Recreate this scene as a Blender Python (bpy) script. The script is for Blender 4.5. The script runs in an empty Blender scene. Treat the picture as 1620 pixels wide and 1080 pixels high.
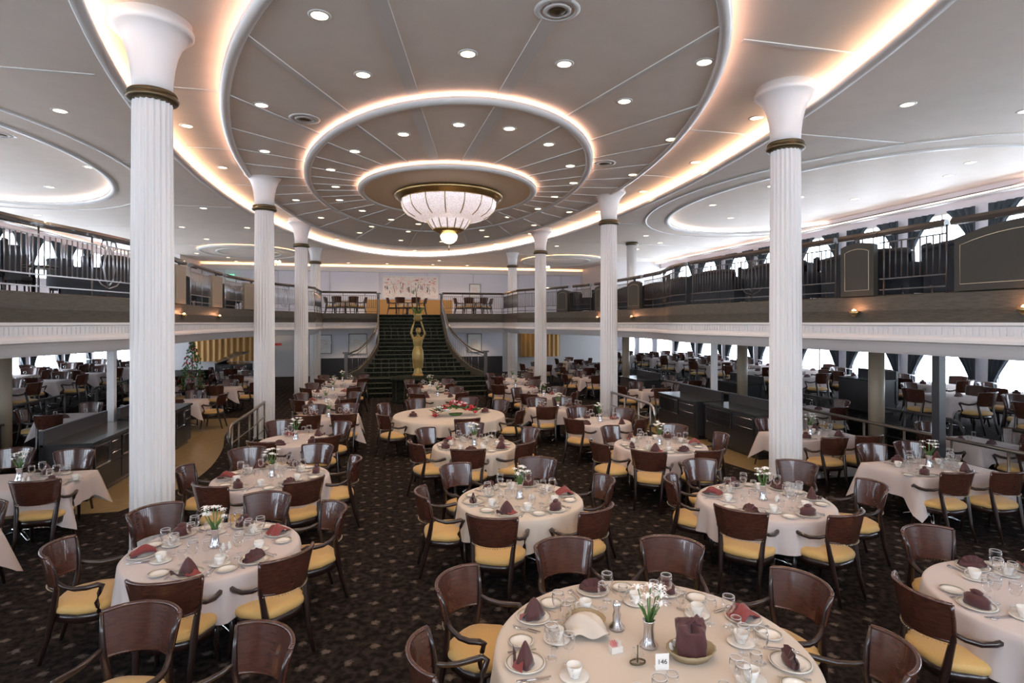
import bpy, bmesh, math, random
from math import sin, cos, pi, radians, sqrt, atan2, hypot
from mathutils import Vector, Matrix
from mathutils.geometry import tessellate_polygon
random.seed(7)
S = bpy.context.scene
COL = S.collection
# ------------------------------------------------------------------ camera
cam_d = bpy.data.cameras.new('camera'); cam = bpy.data.objects.new('camera', cam_d); COL.objects.link(cam)
cam.location = (0, 0, 2.9)
cam.rotation_euler = (radians(90), 0, -math.atan(210/915))
cam_d.sensor_width = 36; cam_d.lens = 915/1620*36; cam_d.shift_y = -30/1620
cam_d.clip_start = 0.05; cam_d.clip_end = 300
S.camera = cam
# ------------------------------------------------------------------ world, light, exposure
W = bpy.data.worlds.new('sky'); S.world = W; W.use_nodes = True
W.node_tree.nodes['Background'].inputs[0].default_value = (0.76, 0.87, 1.0, 1)
W.node_tree.nodes['Background'].inputs[1].default_value = 9.5
S.view_settings.view_transform = 'Standard'; S.view_settings.look = 'None'
S.view_settings.exposure = 0.42; S.view_settings.gamma = 1.0; S.view_settings.use_curve_mapping = False
S.cycles.use_denoising = True
S.cycles.max_bounces = 7; S.cycles.diffuse_bounces = 4; S.cycles.glossy_bounces = 4
S.cycles.transmission_bounces = 4; S.cycles.transparent_max_bounces = 14
S.cycles.caustics_reflective = False; S.cycles.caustics_refractive = False
S.cycles.sample_clamp_indirect = 6.0
WARM = (1.0, 0.74, 0.50)
def area_light(name, loc, rot, sx, sy, power, color, portal=False):
    d = bpy.data.lights.new(name, 'AREA'); d.shape = 'RECTANGLE'; d.size = sx; d.size_y = sy
    d.energy = power; d.color = color
    if portal: d.cycles.is_portal = True
    o = bpy.data.objects.new(name, d); o.location = loc; o.rotation_euler = rot; COL.objects.link(o); return o
XL, XR, YB, YF = -12.8, 16.3, 37.5, -6.0     # hull sides, back wall, wall behind the camera
for sx, rz in ((XL-0.25, -1), (XR+0.25, 1)):  # daylight comes in through the window rows
    for zc, hh in ((1.5, 1.8), (5.35, 1.5)):
        area_light('window_portal', (sx, 15.7, zc), (0, rz*radians(90), 0), hh, 43, 1, (1, 1, 1), True)
area_light('window_portal', (1.75, YF-.35, 4.75), (radians(90), 0, 0), 27, 2.5, 1, (1, 1, 1), True)  # portal for the unseen openings added behind the camera as bluish fill
# ------------------------------------------------------------------ materials
MATS = {}
def P(name, col, rough=0.5, metal=0.0, emit=None, estr=0.0, coat=0.0, spec=0.5, sheen=0.0):
    m = bpy.data.materials.new(name); m.use_nodes = True
    b = m.node_tree.nodes['Principled BSDF']
    b.inputs['Base Color'].default_value = (*col, 1); b.inputs['Roughness'].default_value = rough
    b.inputs['Metallic'].default_value = metal; b.inputs['Specular IOR Level'].default_value = spec
    b.inputs['Coat Weight'].default_value = coat; b.inputs['Sheen Weight'].default_value = sheen
    if emit: b.inputs['Emission Color'].default_value = (*emit, 1); b.inputs['Emission Strength'].default_value = estr
    MATS[name] = m; return m
def N(m, t, **kw):
    n = m.node_tree.nodes.new(t)
    for k, v in kw.items(): setattr(n, k, v)
    return n
def Lk(m, a, b): m.node_tree.links.new(a, b)
def BS(m): return m.node_tree.nodes['Principled BSDF']
def noisy(m, c1, c2, scale=(4, 4, 4), detail=4, lo=.35, hi=.65, bump=0.0, bscale=None):
    tc = N(m, 'ShaderNodeTexCoord'); mp = N(m, 'ShaderNodeMapping'); mp.inputs['Scale'].default_value = scale
    nz = N(m, 'ShaderNodeTexNoise'); nz.inputs['Detail'].default_value = detail
    rp = N(m, 'ShaderNodeValToRGB'); rp.color_ramp.elements[0].position = lo; rp.color_ramp.elements[1].position = hi
    rp.color_ramp.elements[0].color = (*c1, 1); rp.color_ramp.elements[1].color = (*c2, 1)
    Lk(m, tc.outputs['Object'], mp.inputs[0]); Lk(m, mp.outputs[0], nz.inputs['Vector']); Lk(m, nz.outputs[0], rp.inputs[0])
    Lk(m, rp.outputs[0], BS(m).inputs['Base Color'])
    if bump:
        bp = N(m, 'ShaderNodeBump'); bp.inputs['Strength'].default_value = bump; bp.inputs['Distance'].default_value = .01
        Lk(m, nz.outputs[0], bp.inputs['Height']); Lk(m, bp.outputs[0], BS(m).inputs['Normal'])
    return m
ceil_m = noisy(P('ceiling_panel', (.5, .48, .45), .6, spec=.25), (.80, .73, .66), (.83, .76, .69), (.5, .5, .5))
P('ceiling_trim', (.70, .68, .66), .35)
P('rose_panel', (.80, .62, .43), .5)
P('white_paint', (.76, .73, .72), .38)
P('wall_paint', (.66, .63, .62), .5)
P('lilac_wall', (.78, .76, .82), .5)
P('tan_panel', (.30, .24, .17), .4)
P('brass', (.50, .36, .16), .28, 1)
P('dark_bronze', (.12, .09, .05), .35, .8)
P('chrome', (.8, .8, .82), .15, 1)
P('silver', (.72, .72, .75), .22, 1)
P('cove_light', (1, 1, 1), .5, emit=(1.0, .50, .22), estr=13)
P('cove_light_pink', (1, 1, 1), .5, emit=(1.0, .55, .40), estr=13)
P('lamp_glow', (1, 1, 1), .5, emit=(1.0, .76, .48), estr=5)
P('recess_glow', (1, 1, 1), .5, emit=(1.0, .66, .54), estr=5)
P('stair_nosing', (.11, .115, .085), .8)
P('hull_glow', (1, 1, 1), .5, emit=(1.0, .66, .5), estr=1.6)
noisy(P('crystal_glow', (.6, .55, .57), .25, emit=(1.0, .80, .76), estr=.42), (.42, .38, .40), (.75, .70, .72), (5, 5, 9), 3)
P('sconce_glow', (1, .6, .4), .5, emit=(1.0, .42, .20), estr=6)
P('exit_green', (.1, .6, .3), .5, emit=(.2, .9, .5), estr=1.2)
P('sign_red', (.55, .06, .06), .5)
P('rail_metal', (.42, .41, .42), .3, .85)
P('rail_dark', (.10, .09, .085), .35, .5)
P('rail_bronze', (.20, .17, .14), .35, .8)
P('handrail_wood', (.055, .04, .032), .25, coat=.5)
P('teal_glass', (.05, .075, .075), .12, spec=.8)
P('upholstery', (.018, .022, .030), .7)
P('curtain_teal', (.035, .045, .055), .8)
P('sheer', (.8, .78, .8), .8)
P('drape_orange', (.55, .30, .09), .6)
P('black', (.015, .015, .018), .25, coat=.5)
P('counter_dark', (.03, .035, .035), .22, coat=.4)
P('cabinet_dark', (.028, .026, .028), .35)
P('mahogany', (.075, .022, .014), .24, coat=.6)
noisy(MATS['mahogany'], (.050, .017, .011), (.078, .026, .016), (3, 3, 14), 3)
P('dark_leg', (.022, .010, .008), .28, coat=.4)
noisy(P('seat_yellow', (.62, .38, .12), .55, sheen=.2), (.58, .35, .11), (.68, .43, .15), (60, 60, 60), 2, .4, .6, .15)
P('cloth', (.58, .495, .42), .8, sheen=.2)
P('cloth_pink', (.56, .48, .46), .8, sheen=.2)
P('napkin', (.070, .016, .017), .7, sheen=.25)
P('napkin_red', (.21, .028, .026), .7, sheen=.25)
P('china', (.74, .71, .67), .15, coat=.5)
P('bread', (.35, .27, .16), .7)
P('leaf', (.08, .17, .04), .5)
P('petal_white', (.85, .84, .83), .6)
P('petal_red', (.55, .04, .06), .6)
P('petal_pink', (.75, .30, .30), .6)
P('statue_gold', (.34, .24, .08), .35, .55)
P('statue_skin', (.42, .36, .30), .4, .2)
P('pale_stone', (.62, .60, .56), .4)
P('rim_glint', (.75, .76, .78), .1, spec=1.0)  # whitish rings that paint bright highlights along the glass edges
P('card', (.85, .83, .80), .7)
P('ink', (.06, .05, .05), .6)
P('fascia', (.085, .072, .055), .5, spec=.35)
noisy(MATS['fascia'], (.070, .058, .044), (.105, .09, .068), (1.2, 1.2, 14), 4)
P('pier_wood', (.05, .046, .037), .5, spec=.3)
P('gold_line', (.55, .45, .30), .3, .8)
# glassware: fresnel mix of clear and gloss
g = bpy.data.materials.new('glassware'); g.use_nodes = True; nt = g.node_tree; nt.nodes.clear()
o_ = nt.nodes.new('ShaderNodeOutputMaterial'); mx = nt.nodes.new('ShaderNodeMixShader')
tr = nt.nodes.new('ShaderNodeBsdfTransparent'); tr.inputs[0].default_value = (.98, .98, .98, 1)
gl = nt.nodes.new('ShaderNodeBsdfGlossy'); gl.inputs['Roughness'].default_value = .05; gl.inputs[0].default_value = (1, 1, 1, 1)
lw = nt.nodes.new('ShaderNodeLayerWeight'); lw.inputs[0].default_value = .30
pw = nt.nodes.new('ShaderNodeMath'); pw.operation = 'POWER'; pw.inputs[1].default_value = 2.0; lw.inputs[0].default_value = .5
nt.links.new(lw.outputs['Facing'], pw.inputs[0]); nt.links.new(pw.outputs[0], mx.inputs[0]); nt.links.new(tr.outputs[0], mx.inputs[1]); nt.links.new(gl.outputs[0], mx.inputs[2]); nt.links.new(mx.outputs[0], o_.inputs[0])
MATS['glassware'] = g
g2 = g.copy(); g2.name = 'pane_glass'; g2.node_tree.nodes['Math'].inputs[1].default_value = 6; MATS['pane_glass'] = g2
# carpet with scattered flower motifs
def carpet(name, base1, base2, motif, pitch):
    m = P(name, base1, .95, spec=.1); tc = N(m, 'ShaderNodeTexCoord')
    n1 = N(m, 'ShaderNodeTexNoise'); n1.inputs['Scale'].default_value = 14; n1.inputs['Detail'].default_value = 5
    r1 = N(m, 'ShaderNodeValToRGB'); r1.color_ramp.elements[0].position = .40; r1.color_ramp.elements[1].position = .62
    r1.color_ramp.elements[0].color = (*base1, 1); r1.color_ramp.elements[1].color = (*base2, 1)
    mp = N(m, 'ShaderNodeMapping'); mp.inputs['Scale'].default_value = (1/pitch,)*3; mp.inputs['Rotation'].default_value = (0, 0, radians(45))
    n2 = N(m, 'ShaderNodeTexNoise'); n2.inputs['Scale'].default_value = 26; n2.inputs['Detail'].default_value = 2
    add = N(m, 'ShaderNodeVectorMath', operation='MULTIPLY_ADD'); add.inputs[1].default_value = (.34,)*3
    v = N(m, 'ShaderNodeTexVoronoi'); v.inputs['Scale'].default_value = 1; v.inputs['Randomness'].default_value = .12
    v.voronoi_dimensions = '2D'
    r2 = N(m, 'ShaderNodeValToRGB'); r2.color_ramp.elements[0].position = .07; r2.color_ramp.elements[1].position = .17
    r2.color_ramp.elements[0].color = (1, 1, 1, 1); r2.color_ramp.elements[1].color = (0, 0, 0, 1)
    mix = N(m, 'ShaderNodeMix', data_type='RGBA')
    Lk(m, tc.outputs['Object'], n1.inputs['Vector']); Lk(m, n1.outputs[0], r1.inputs[0])
    Lk(m, tc.outputs['Object'], mp.inputs[0]); Lk(m, tc.outputs['Object'], n2.inputs['Vector'])
    Lk(m, n2.outputs['Color'], add.inputs[0]); Lk(m, mp.outputs[0], add.inputs[2]); Lk(m, add.outputs[0], v.inputs['Vector'])
    Lk(m, v.outputs['Distance'], r2.inputs[0]); Lk(m, r2.outputs[0], mix.inputs[0])
    Lk(m, r1.outputs[0], mix.inputs[6]); mix.inputs[7].default_value = (*motif, 1); Lk(m, mix.outputs[2], BS(m).inputs['Base Color'])
    return m
carpet('carpet', (.007, .0055, .0055), (.031, .022, .019), (.125, .10, .085), .29)
carpet('stair_carpet', (.008, .010, .008), (.026, .031, .023), (.07, .065, .045), .22)
wf = noisy(P('wood_floor', (.30, .21, .09), .28, coat=.3), (.24, .165, .07), (.36, .26, .12), (1.5, 6, 1), 5)
noisy(P('painting', (.8, .75, .7), .6), (.85, .80, .76), (.80, .58, .52), (2.2, 2, 3.2), 3, .50, .64)
# ------------------------------------------------------------------ mesh helpers
class MB:
    def __init__(s): s.v = []; s.f = []; s.m = []; s.sm = []; s.mats = []
    def add(s, vs, fs, mat, smooth=False):
        if mat not in s.mats: s.mats.append(mat)
        k = s.mats.index(mat); n = len(s.v); s.v += [tuple(p) for p in vs]
        for q in fs: s.f.append([i+n for i in q]); s.m.append(k); s.sm.append(smooth)
        return s
    def box(s, c, d, mat, rz=0.0, taper=1.0):
        vs = []
        for z in (-1, 1):
            t = taper if z > 0 else 1
            for x, y in ((-1, -1), (1, -1), (1, 1), (-1, 1)):
                px, py = x*d[0]/2*t, y*d[1]/2*t
                vs.append((c[0]+px*cos(rz)-py*sin(rz), c[1]+px*sin(rz)+py*cos(rz), c[2]+z*d[2]/2))
        return s.add(vs, [(3, 2, 1, 0), (4, 5, 6, 7), (0, 1, 5, 4), (1, 2, 6, 5), (2, 3, 7, 6), (3, 0, 4, 7)], mat)
    def bbox(s, a, b, mat):
        return s.box([(a[i]+b[i])/2 for i in range(3)], [abs(b[i]-a[i]) for i in range(3)], mat)
    def lathe(s, prof, n, mat, c=(0, 0, 0), smooth=True, ex=1.0, ey=1.0, fl=None, cap=True):
        vs = []
        for r, z in prof:
            for i in range(n):
                a = 2*pi*i/n; k = 1 if fl is None else fl(i, r, z)
                vs.append((c[0]+r*k*ex*cos(a), c[1]+r*k*ey*sin(a), c[2]+z))
        fs = [(j*n+i, j*n+(i+1) % n, (j+1)*n+(i+1) % n, (j+1)*n+i) for j in range(len(prof)-1) for i in range(n)]
        if cap and prof[0][0] > 1e-6: fs.append(tuple(range(n-1, -1, -1)))
        if cap and prof[-1][0] > 1e-6: fs.append(tuple((len(prof)-1)*n+i for i in range(n)))
        return s.add(vs, fs, mat, smooth)
    def ring(s, prof, c, a, b, n, mat, smooth=True):   # closed profile of (offset, z) swept round an ellipse
        vs = []; m = len(prof)
        for i in range(n):
            t = 2*pi*i/n; ct, st = cos(t), sin(t); nx, ny = ct/a, st/b; l = hypot(nx, ny); nx /= l; ny /= l
            for o, z in prof: vs.append((c[0]+a*ct+nx*o, c[1]+b*st+ny*o, z))
        fs = [(i*m+j, i*m+(j+1) % m, ((i+1) % n)*m+(j+1) % m, ((i+1) % n)*m+j) for i in range(n) for j in range(m)]
        return s.add(vs, fs, mat, smooth)
    def tube(s, pts, r, mat, n=6, smooth=True, close=False):
        pts = [Vector(p) for p in pts]; vs = []; R = r if isinstance(r, (list, tuple)) else [r]*len(pts)
        L = len(pts)
        for i, p in enumerate(pts):
            if close: d = pts[(i+1) % L]-pts[i-1]
            else: d = pts[min(i+1, L-1)]-pts[max(i-1, 0)]
            d.normalize(); up = Vector((0, 0, 1)) if abs(d.z) < .95 else Vector((0, 1, 0))
            u = d.cross(up).normalized(); w = u.cross(d)
            for k in range(n):
                a = 2*pi*(k+.5)/n; vs.append(p+(u*cos(a)+w*sin(a))*R[i])
        fs = [(i*n+k, i*n+(k+1) % n, (i+1)*n+(k+1) % n, (i+1)*n+k) for i in range(L-1) for k in range(n)]
        if close: fs += [((L-1)*n+k, (L-1)*n+(k+1) % n, (k+1) % n, k) for k in range(n)]
        else: fs += [tuple(range(n)), tuple((L-1)*n+k for k in range(n-1, -1, -1))]
        return s.add(vs, fs, mat, smooth)
    def sweep(s, prof, path, mat, smooth=False, closed=True):  # prof (offset to the path's left, z)
        m = len(prof); vs = []
        for i, p in enumerate(path):
            a = path[max(i-1, 0)]; b = path[min(i+1, len(path)-1)]; dx, dy = b[0]-a[0], b[1]-a[1]; l = hypot(dx, dy)
            nx, ny = -dy/l, dx/l
            for o, z in prof: vs.append((p[0]+nx*o, p[1]+ny*o, z))
        fs = [(i*m+j, i*m+(j+1) % m, (i+1)*m+(j+1) % m, (i+1)*m+j) for i in range(len(path)-1) for j in range(m if closed else m-1)]
        if closed: fs += [tuple(range(m)), tuple((len(path)-1)*m+j for j in range(m-1, -1, -1))]
        return s.add(vs, fs, mat, smooth)
    def grid(s, fn, nu, nv, mat, smooth=True, closeu=False):
        vs = [fn(i/nu, j/nv) for i in range(nu+(0 if closeu else 1)) for j in range(nv+1)]; k = nv+1
        U = nu if closeu else nu+1
        fs = [(i*k+j, ((i+1) % U)*k+j, ((i+1) % U)*k+j+1, i*k+j+1) for i in range(nu) for j in range(nv)]
        return s.add(vs, fs, mat, smooth)
    def slab(s, loop, z0, z1, mat, holes=()):
        loops = [list(loop)]+[list(h) for h in holes]
        flat = [p for l in loops for p in l]
        tri = tessellate_polygon([[Vector((p[0], p[1], 0)) for p in l] for l in loops])
        n = len(flat); vs = [(p[0], p[1], z0) for p in flat]+[(p[0], p[1], z1) for p in flat]
        fs = [tuple(reversed(t)) for t in tri]+[tuple(i+n for i in t) for t in tri]
        k = 0
        for l in loops:
            L = len(l); fs += [(k+i, k+(i+1) % L, n+k+(i+1) % L, n+k+i) for i in range(L)]; k += L
        return s.add(vs, fs, mat)
    def ball(s, c, r, mat, n=8, ex=1, ey=1, ez=1):
        prof = [(r*sin(pi*j/(n//2+1)), -r*ez*cos(pi*j/(n//2+1))) for j in range(n//2+2)]; prof[0] = (1e-7, prof[0][1]); prof[-1] = (1e-7, prof[-1][1])
        return s.lathe(prof, n, mat, c, True, ex, ey)
def build(mb, name):
    me = bpy.data.meshes.new(name); me.from_pydata(mb.v, [], mb.f)
    for k in mb.mats: me.materials.append(MATS[k])
    me.polygons.foreach_set('material_index', mb.m); me.polygons.foreach_set('use_smooth', mb.sm)
    bm = bmesh.new(); bm.from_mesh(me); bmesh.ops.recalc_face_normals(bm, faces=bm.faces); bm.to_mesh(me); bm.free()
    me.update(); return me
def link(name, data, parent=None, loc=(0, 0, 0), rz=0.0):
    o = bpy.data.objects.new(name, data); COL.objects.link(o); o.location = loc; o.rotation_euler = (0, 0, rz)
    if parent: o.parent = parent
    return o
def obj(name, mb, parent=None, loc=(0, 0, 0), rz=0.0): return link(name, build(mb, name), parent, loc, rz)
def struct(name, mb): o = obj(name, mb); o['kind'] = 'structure'; return o
def tag(o, label, cat, group=None):
    o['label'] = label; o['category'] = cat
    if group: o['group'] = group
    return o
def thing(name, label, cat, loc=(0, 0, 0), rz=0.0, group=None): return tag(link(name, None, None, loc, rz), label, cat, group)
def dup(src, loc, rz=0.0, label=None, group=None, sc=None):
    r = src.copy(); COL.objects.link(r); r.location = loc; r.rotation_euler = (0, 0, rz)
    if label: r['label'] = label
    if group: r['group'] = group
    if sc: r.scale = sc
    for ch in src.children:
        c = ch.copy(); COL.objects.link(c); c.parent = r
        for gch in ch.children:
            d = gch.copy(); COL.objects.link(d); d.parent = c
    return r
used = {}
def first(key, maker, loc, rz, label, group=None, sc=None):   # builds one of each kind, copies it afterwards
    if key not in used:
        o = maker(); used[key] = o; o.location = loc; o.rotation_euler = (0, 0, rz); o['label'] = label
        if group: o['group'] = group
        if sc: o.scale = sc
        return o
    return dup(used[key], loc, rz, label, group, sc or (1, 1, 1))
def ell(c, a, b, n=96): return [(c[0]+a*cos(2*pi*i/n), c[1]+b*sin(2*pi*i/n)) for i in range(n)]
def smooth_path(pts, k=6):
    out = []
    for i in range(len(pts)-1):
        p0 = pts[max(i-1, 0)]; p1 = pts[i]; p2 = pts[i+1]; p3 = pts[min(i+2, len(pts)-1)]
        for j in range(k):
            t = j/k
            out.append(tuple(.5*((2*p1[d])+(-p0[d]+p2[d])*t+(2*p0[d]-5*p1[d]+4*p2[d]-p3[d])*t*t+(-p0[d]+3*p1[d]-3*p2[d]+p3[d])*t**3) for d in range(2)))
    out.append(tuple(pts[-1])); return out
ORD = 'first second third fourth fifth sixth seventh eighth ninth tenth eleventh twelfth thirteenth fourteenth fifteenth sixteenth seventeenth eighteenth nineteenth twentieth twenty-first twenty-second twenty-third twenty-fourth twenty-fifth twenty-sixth twenty-seventh twenty-eighth twenty-ninth thirtieth thirty-first thirty-second thirty-third thirty-fourth thirty-fifth thirty-sixth thirty-seventh thirty-eighth thirty-ninth fortieth'.split()
HRS = 'twelve one two three four five six seven eight nine ten eleven'.split()
def hours(angs):                                    # clock position seen from the camera, unique per table
    out = []
    for a in angs:
        h = (90-math.degrees(a)) % 360/15.0
        q = int(round(h)) % 24
        if q % 2: q2 = (int(round(h/2))*2) % 24; q = q2 if q2 not in out else q
        t = q
        while t in out: t = (t+1) % 24
        out.append(t)
    return [(HRS[q//2]+" o'clock") if q % 2 == 0 else 'half past '+HRS[q//2] for q in out]
# ------------------------------------------------------------------ floors
LS = smooth_path([(-5.3, YF), (-5.3, 2), (-5.3, 7), (-5.15, 9.6), (-4.75, 11.2), (-4.5, 12.6), (-4.6, 14), (-4.76, 15.5), (-4.8, 19), (-4.6, 21.6), (-3.95, 24), (-3.1, 25.6), (-2.75, 26.4)])
RS = smooth_path([(8.6, YF), (8.4, 3), (8.3, 7), (8.15, 9), (7.9, 11), (7.7, 13), (7.75, 14.3), (8.05, 15.3), (8.3, 16.5), (8.35, 19), (8.15, 21.6), (7.5, 24), (6.7, 25.6), (6.35, 26.4)])
YBAL = 29.8
mb = MB()
wl = smooth_path([(-3.9, 10.0), (-3.4, 11.2), (-3.3, 12.6), (-3.5, 14.4), (-3.9, 16.4), (-4.1, 19.0)])
wr = smooth_path([(7.3, 9.2), (7.0, 10.6), (6.9, 12.4), (7.1, 14.4), (7.4, 16.4), (7.6, 19.0)])
lp = [(XL, YF), (XR, YF), (XR, YB), (XL, YB)]
woodL = [(-6.6, 10.0)]+[p for p in wl]+[(-6.6, 19.0)]
woodR = [p for p in reversed(wr)]+[(10.0, 9.2), (10.0, 19.0)]
mb.slab(lp, -.2, 0, 'carpet', [woodL, woodR]); struct('floor', mb)
mb = MB(); mb.slab(woodL, -.2, 0, 'wood_floor'); mb.slab(woodR, -.2, 0, 'wood_floor'); struct('floor_wood', mb)
RXP, LXP = 11.6, -8.6
mb = MB()
mb.slab([(RXP, YF), (XR, YF), (XR, YB), (RXP, YB)], .002, .45, 'carpet'); mb.slab([(XL, YF), (LXP, YF), (LXP, YB), (XL, YB)], .002, .45, 'carpet')
struct('floor_raised', mb)
# ------------------------------------------------------------------ balcony: slab, dark fascia, white cornice
ZU = 3.28
mb = MB()
deckL = LS+[(-2.75, YBAL), (-1.6, YBAL)]; deckR = RS+[(6.35, YBAL), (4.6, YBAL)]
loop = [(XL, YF)]+deckL+[(-.35, YBAL), (3.35, YBAL)]+list(reversed(deckR))+[(XR, YF), (XR, YB), (XL, YB)]
mb.slab(loop, 2.62, ZU, 'wall_paint'); struct('floor_balcony', mb)
mb = MB(); mb.slab([(XL, YF)]+[(x-.6, y) for x, y in LS]+[(-3.3, YBAL+.5), (6.9, YBAL+.5)]+[(x+.6, y) for x, y in reversed(RS)]+[(XR, YF), (XR, YB), (XL, YB)], 2.55, 2.6, 'wall_paint'); struct('ceiling_lower', mb)
fas = [(0, 2.9), (-.03, 2.9), (-.07, 3.1), (-.07, 3.12), (-.03, 3.12), (-.02, 3.34), (.02, 3.36), (.14, 3.36), (.14, 2.9)]
def cornice(mb, path, sgn):
    f = lambda pr: [(o*sgn, z) for o, z in pr]
    mb.sweep(f([(-.10, 2.9), (-.10, 2.86), (-.06, 2.84), (-.06, 2.70), (-.09, 2.68), (-.11, 2.64), (-.11, 2.60), (-.04, 2.58), (.02, 2.52), (.10, 2.42), (.14, 2.38), (.45, 2.38), (.45, 2.9)]), path, 'white_paint')
bpL = [(-2.75, 26.4), (-2.75, 27.5), (-2.75, YBAL-.1)]; bpR = [(6.35, 26.4), (6.35, 27.5), (6.35, YBAL-.1)]
backL = [(-2.85, YBAL), (-1.6, YBAL), (-.1, YBAL)]; backR = [(3.1, YBAL), (4.5, YBAL), (6.45, YBAL)]
i = 0
for pth, sg in ((LS, 1), (RS, -1), (bpL, 1), (bpR, -1), (backL, 1), (backR, 1)):
    mb = MB(); mb.sweep([(o*sg, z) for o, z in fas], pth, 'fascia'); i += 1; struct('trim_%d' % i, mb)
    mb = MB(); cornice(mb, pth, sg)
    if len(pth) > 10:      # fluted frieze blocks
        s_ = 0
        for a, b in zip(pth, pth[1:]):
            d = hypot(b[0]-a[0], b[1]-a[1]); k = s_
            while k < d:
                t = k/d; x, y = a[0]+(b[0]-a[0])*t, a[1]+(b[1]-a[1])*t; rz = atan2(b[1]-a[1], b[0]-a[0])
                nx, ny = sin(rz)*sg, -cos(rz)*sg
                if y > 2: mb.box((x+nx*.066, y+ny*.066, 2.77), (.045, .02, .11), 'white_paint', rz)
                k += .09
            s_ = k-d
    i += 1; struct('trim_%d' % i, mb)
# ------------------------------------------------------------------ ceilings
E3 = ((1.63, 16.4), 4.85, 11.9); E2 = ((1.68, 15.75), 3.47, 6.7); E1 = ((1.78, 15.4), 2.3, 2.83); EO = ((1.78, 16.3), 6.1, 15.9)
OVR = ((13.0, 15.0), 3.9, 5.9); OVL = ((-10.3, 14.5), 3.9, 5.8)
mb = MB()
mb.slab([(XL, YF), (XR, YF), (XR, YB+.2), (XL, YB+.2)], 6.48, 6.52, 'ceiling_panel', [ell(EO[0], EO[1], EO[2], 120), ell(OVR[0], OVR[1], OVR[2], 72), list(reversed(ell(OVL[0], OVL[1], OVL[2], 72)))])
struct('ceiling', mb)
mb = MB(); mb.slab(ell(EO[0], EO[1]+.6, EO[2]+.6, 120), 6.76, 6.80, 'ceiling_panel'); struct('ceiling_column_zone', mb)
for nm, E, z in (('ceiling_big_oval', E3, 6.54), ('ceiling_middle_oval', E2, 6.42), ('ceiling_rose', E1, 6.30)):
    mb = MB(); mb.slab(ell(E[0], E[1], E[2], 120), z, z+.025, 'rose_panel' if z < 6.35 else 'ceiling_panel'); struct(nm, mb)
for nm, E in (('ceiling_recess', OVR), ('ceiling_recess_port', OVL)):
    mb = MB(); mb.slab(ell(E[0], E[1]+.4, E[2]+.4, 72), 6.68, 6.72, 'ceiling_panel'); struct(nm, mb)
def lip_out(E, z, n=120):   # moulded edge of a lowered disc
    mb = MB(); c, a, b = E
    mb.ring([(-.14, z-.001), (-.12, z-.03), (-.07, z-.045), (-.01, z-.03), (.02, z), (.02, z+.055), (-.02, z+.055), (-.02, z)], c, a, b, n, 'ceiling_trim')
    return mb
def strip(E, off, z, mat, w=.035, n=120):
    mb = MB(); mb.ring([(off, z), (off+w, z), (off+w, z+.02), (off, z+.02)], E[0], E[1], E[2], n, mat); return mb
k = i
for E, z, mt in ((E3, 6.54, 'cove_light_pink'), (E2, 6.42, 'cove_light_pink'), (E1, 6.30, 'cove_light_pink')):
    k += 1; struct('trim_%d' % k, lip_out(E, z))
    tag(obj('cove_light', strip(E, -.09, z+.03, mt)), {6.54: 'pinkish strip light hidden round the edge of the big ceiling oval', 6.42: 'pinkish strip light round the edge of the middle ceiling oval', 6.30: 'pinkish strip light round the ceiling disc above the chandelier'}[z], 'light')
k += 1; mb = MB(); mb.ring([(-.03, 6.47), (-.05, 6.50), (-.03, 6.56), (.02, 6.56), (.02, 6.52), (.10, 6.47), (.08, 6.455)], EO[0], EO[1], EO[2], 140, 'ceiling_trim'); struct('trim_%d' % k, mb)
tag(obj('cove_light', strip(EO, .10, 6.53, 'cove_light', .07, 140)), 'golden strip light tracing the outermost ceiling oval round the columns', 'light')
for E, lb in ((OVR, 'right-side'), (OVL, 'left-side')):
    k += 1; mb = MB(); mb.ring([(-.03, 6.46), (-.04, 6.55), (.02, 6.55), (.02, 6.52), (.12, 6.46)], E[0], E[1], E[2], 90, 'ceiling_trim')
    mb.ring([(.75, 6.46), (.75, 6.48), (.82, 6.48), (.82, 6.46)], E[0], E[1], E[2], 90, 'ceiling_trim'); struct('trim_%d' % k, mb)
    tag(obj('cove_light', strip(E, .07, 6.53, 'recess_glow', .05, 90)), 'pink strip light inside the oval ceiling recess over the %s balcony' % lb, 'light')
for c, lb in (((-6.3, 31.2), 'left-side'), ((10.2, 31.6), 'right-side')):
    E = (c, 2.3, 2.6); k += 1; mb = lip_out(E, 6.40, 60); mb.slab(ell(c, 2.3, 2.6, 60), 6.40, 6.42, 'ceiling_panel'); mb.ring([(-.9, 6.37), (-.9, 6.40), (-.75, 6.40), (-.75, 6.37)], c, 2.3, 2.6, 60, 'ceiling_trim'); struct('trim_%d' % k, mb)
    tag(obj('cove_light', strip(E, -.09, 6.44, 'cove_light', .035, 60)), 'small glowing oval ring on the far %s ceiling' % lb, 'light')
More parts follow.
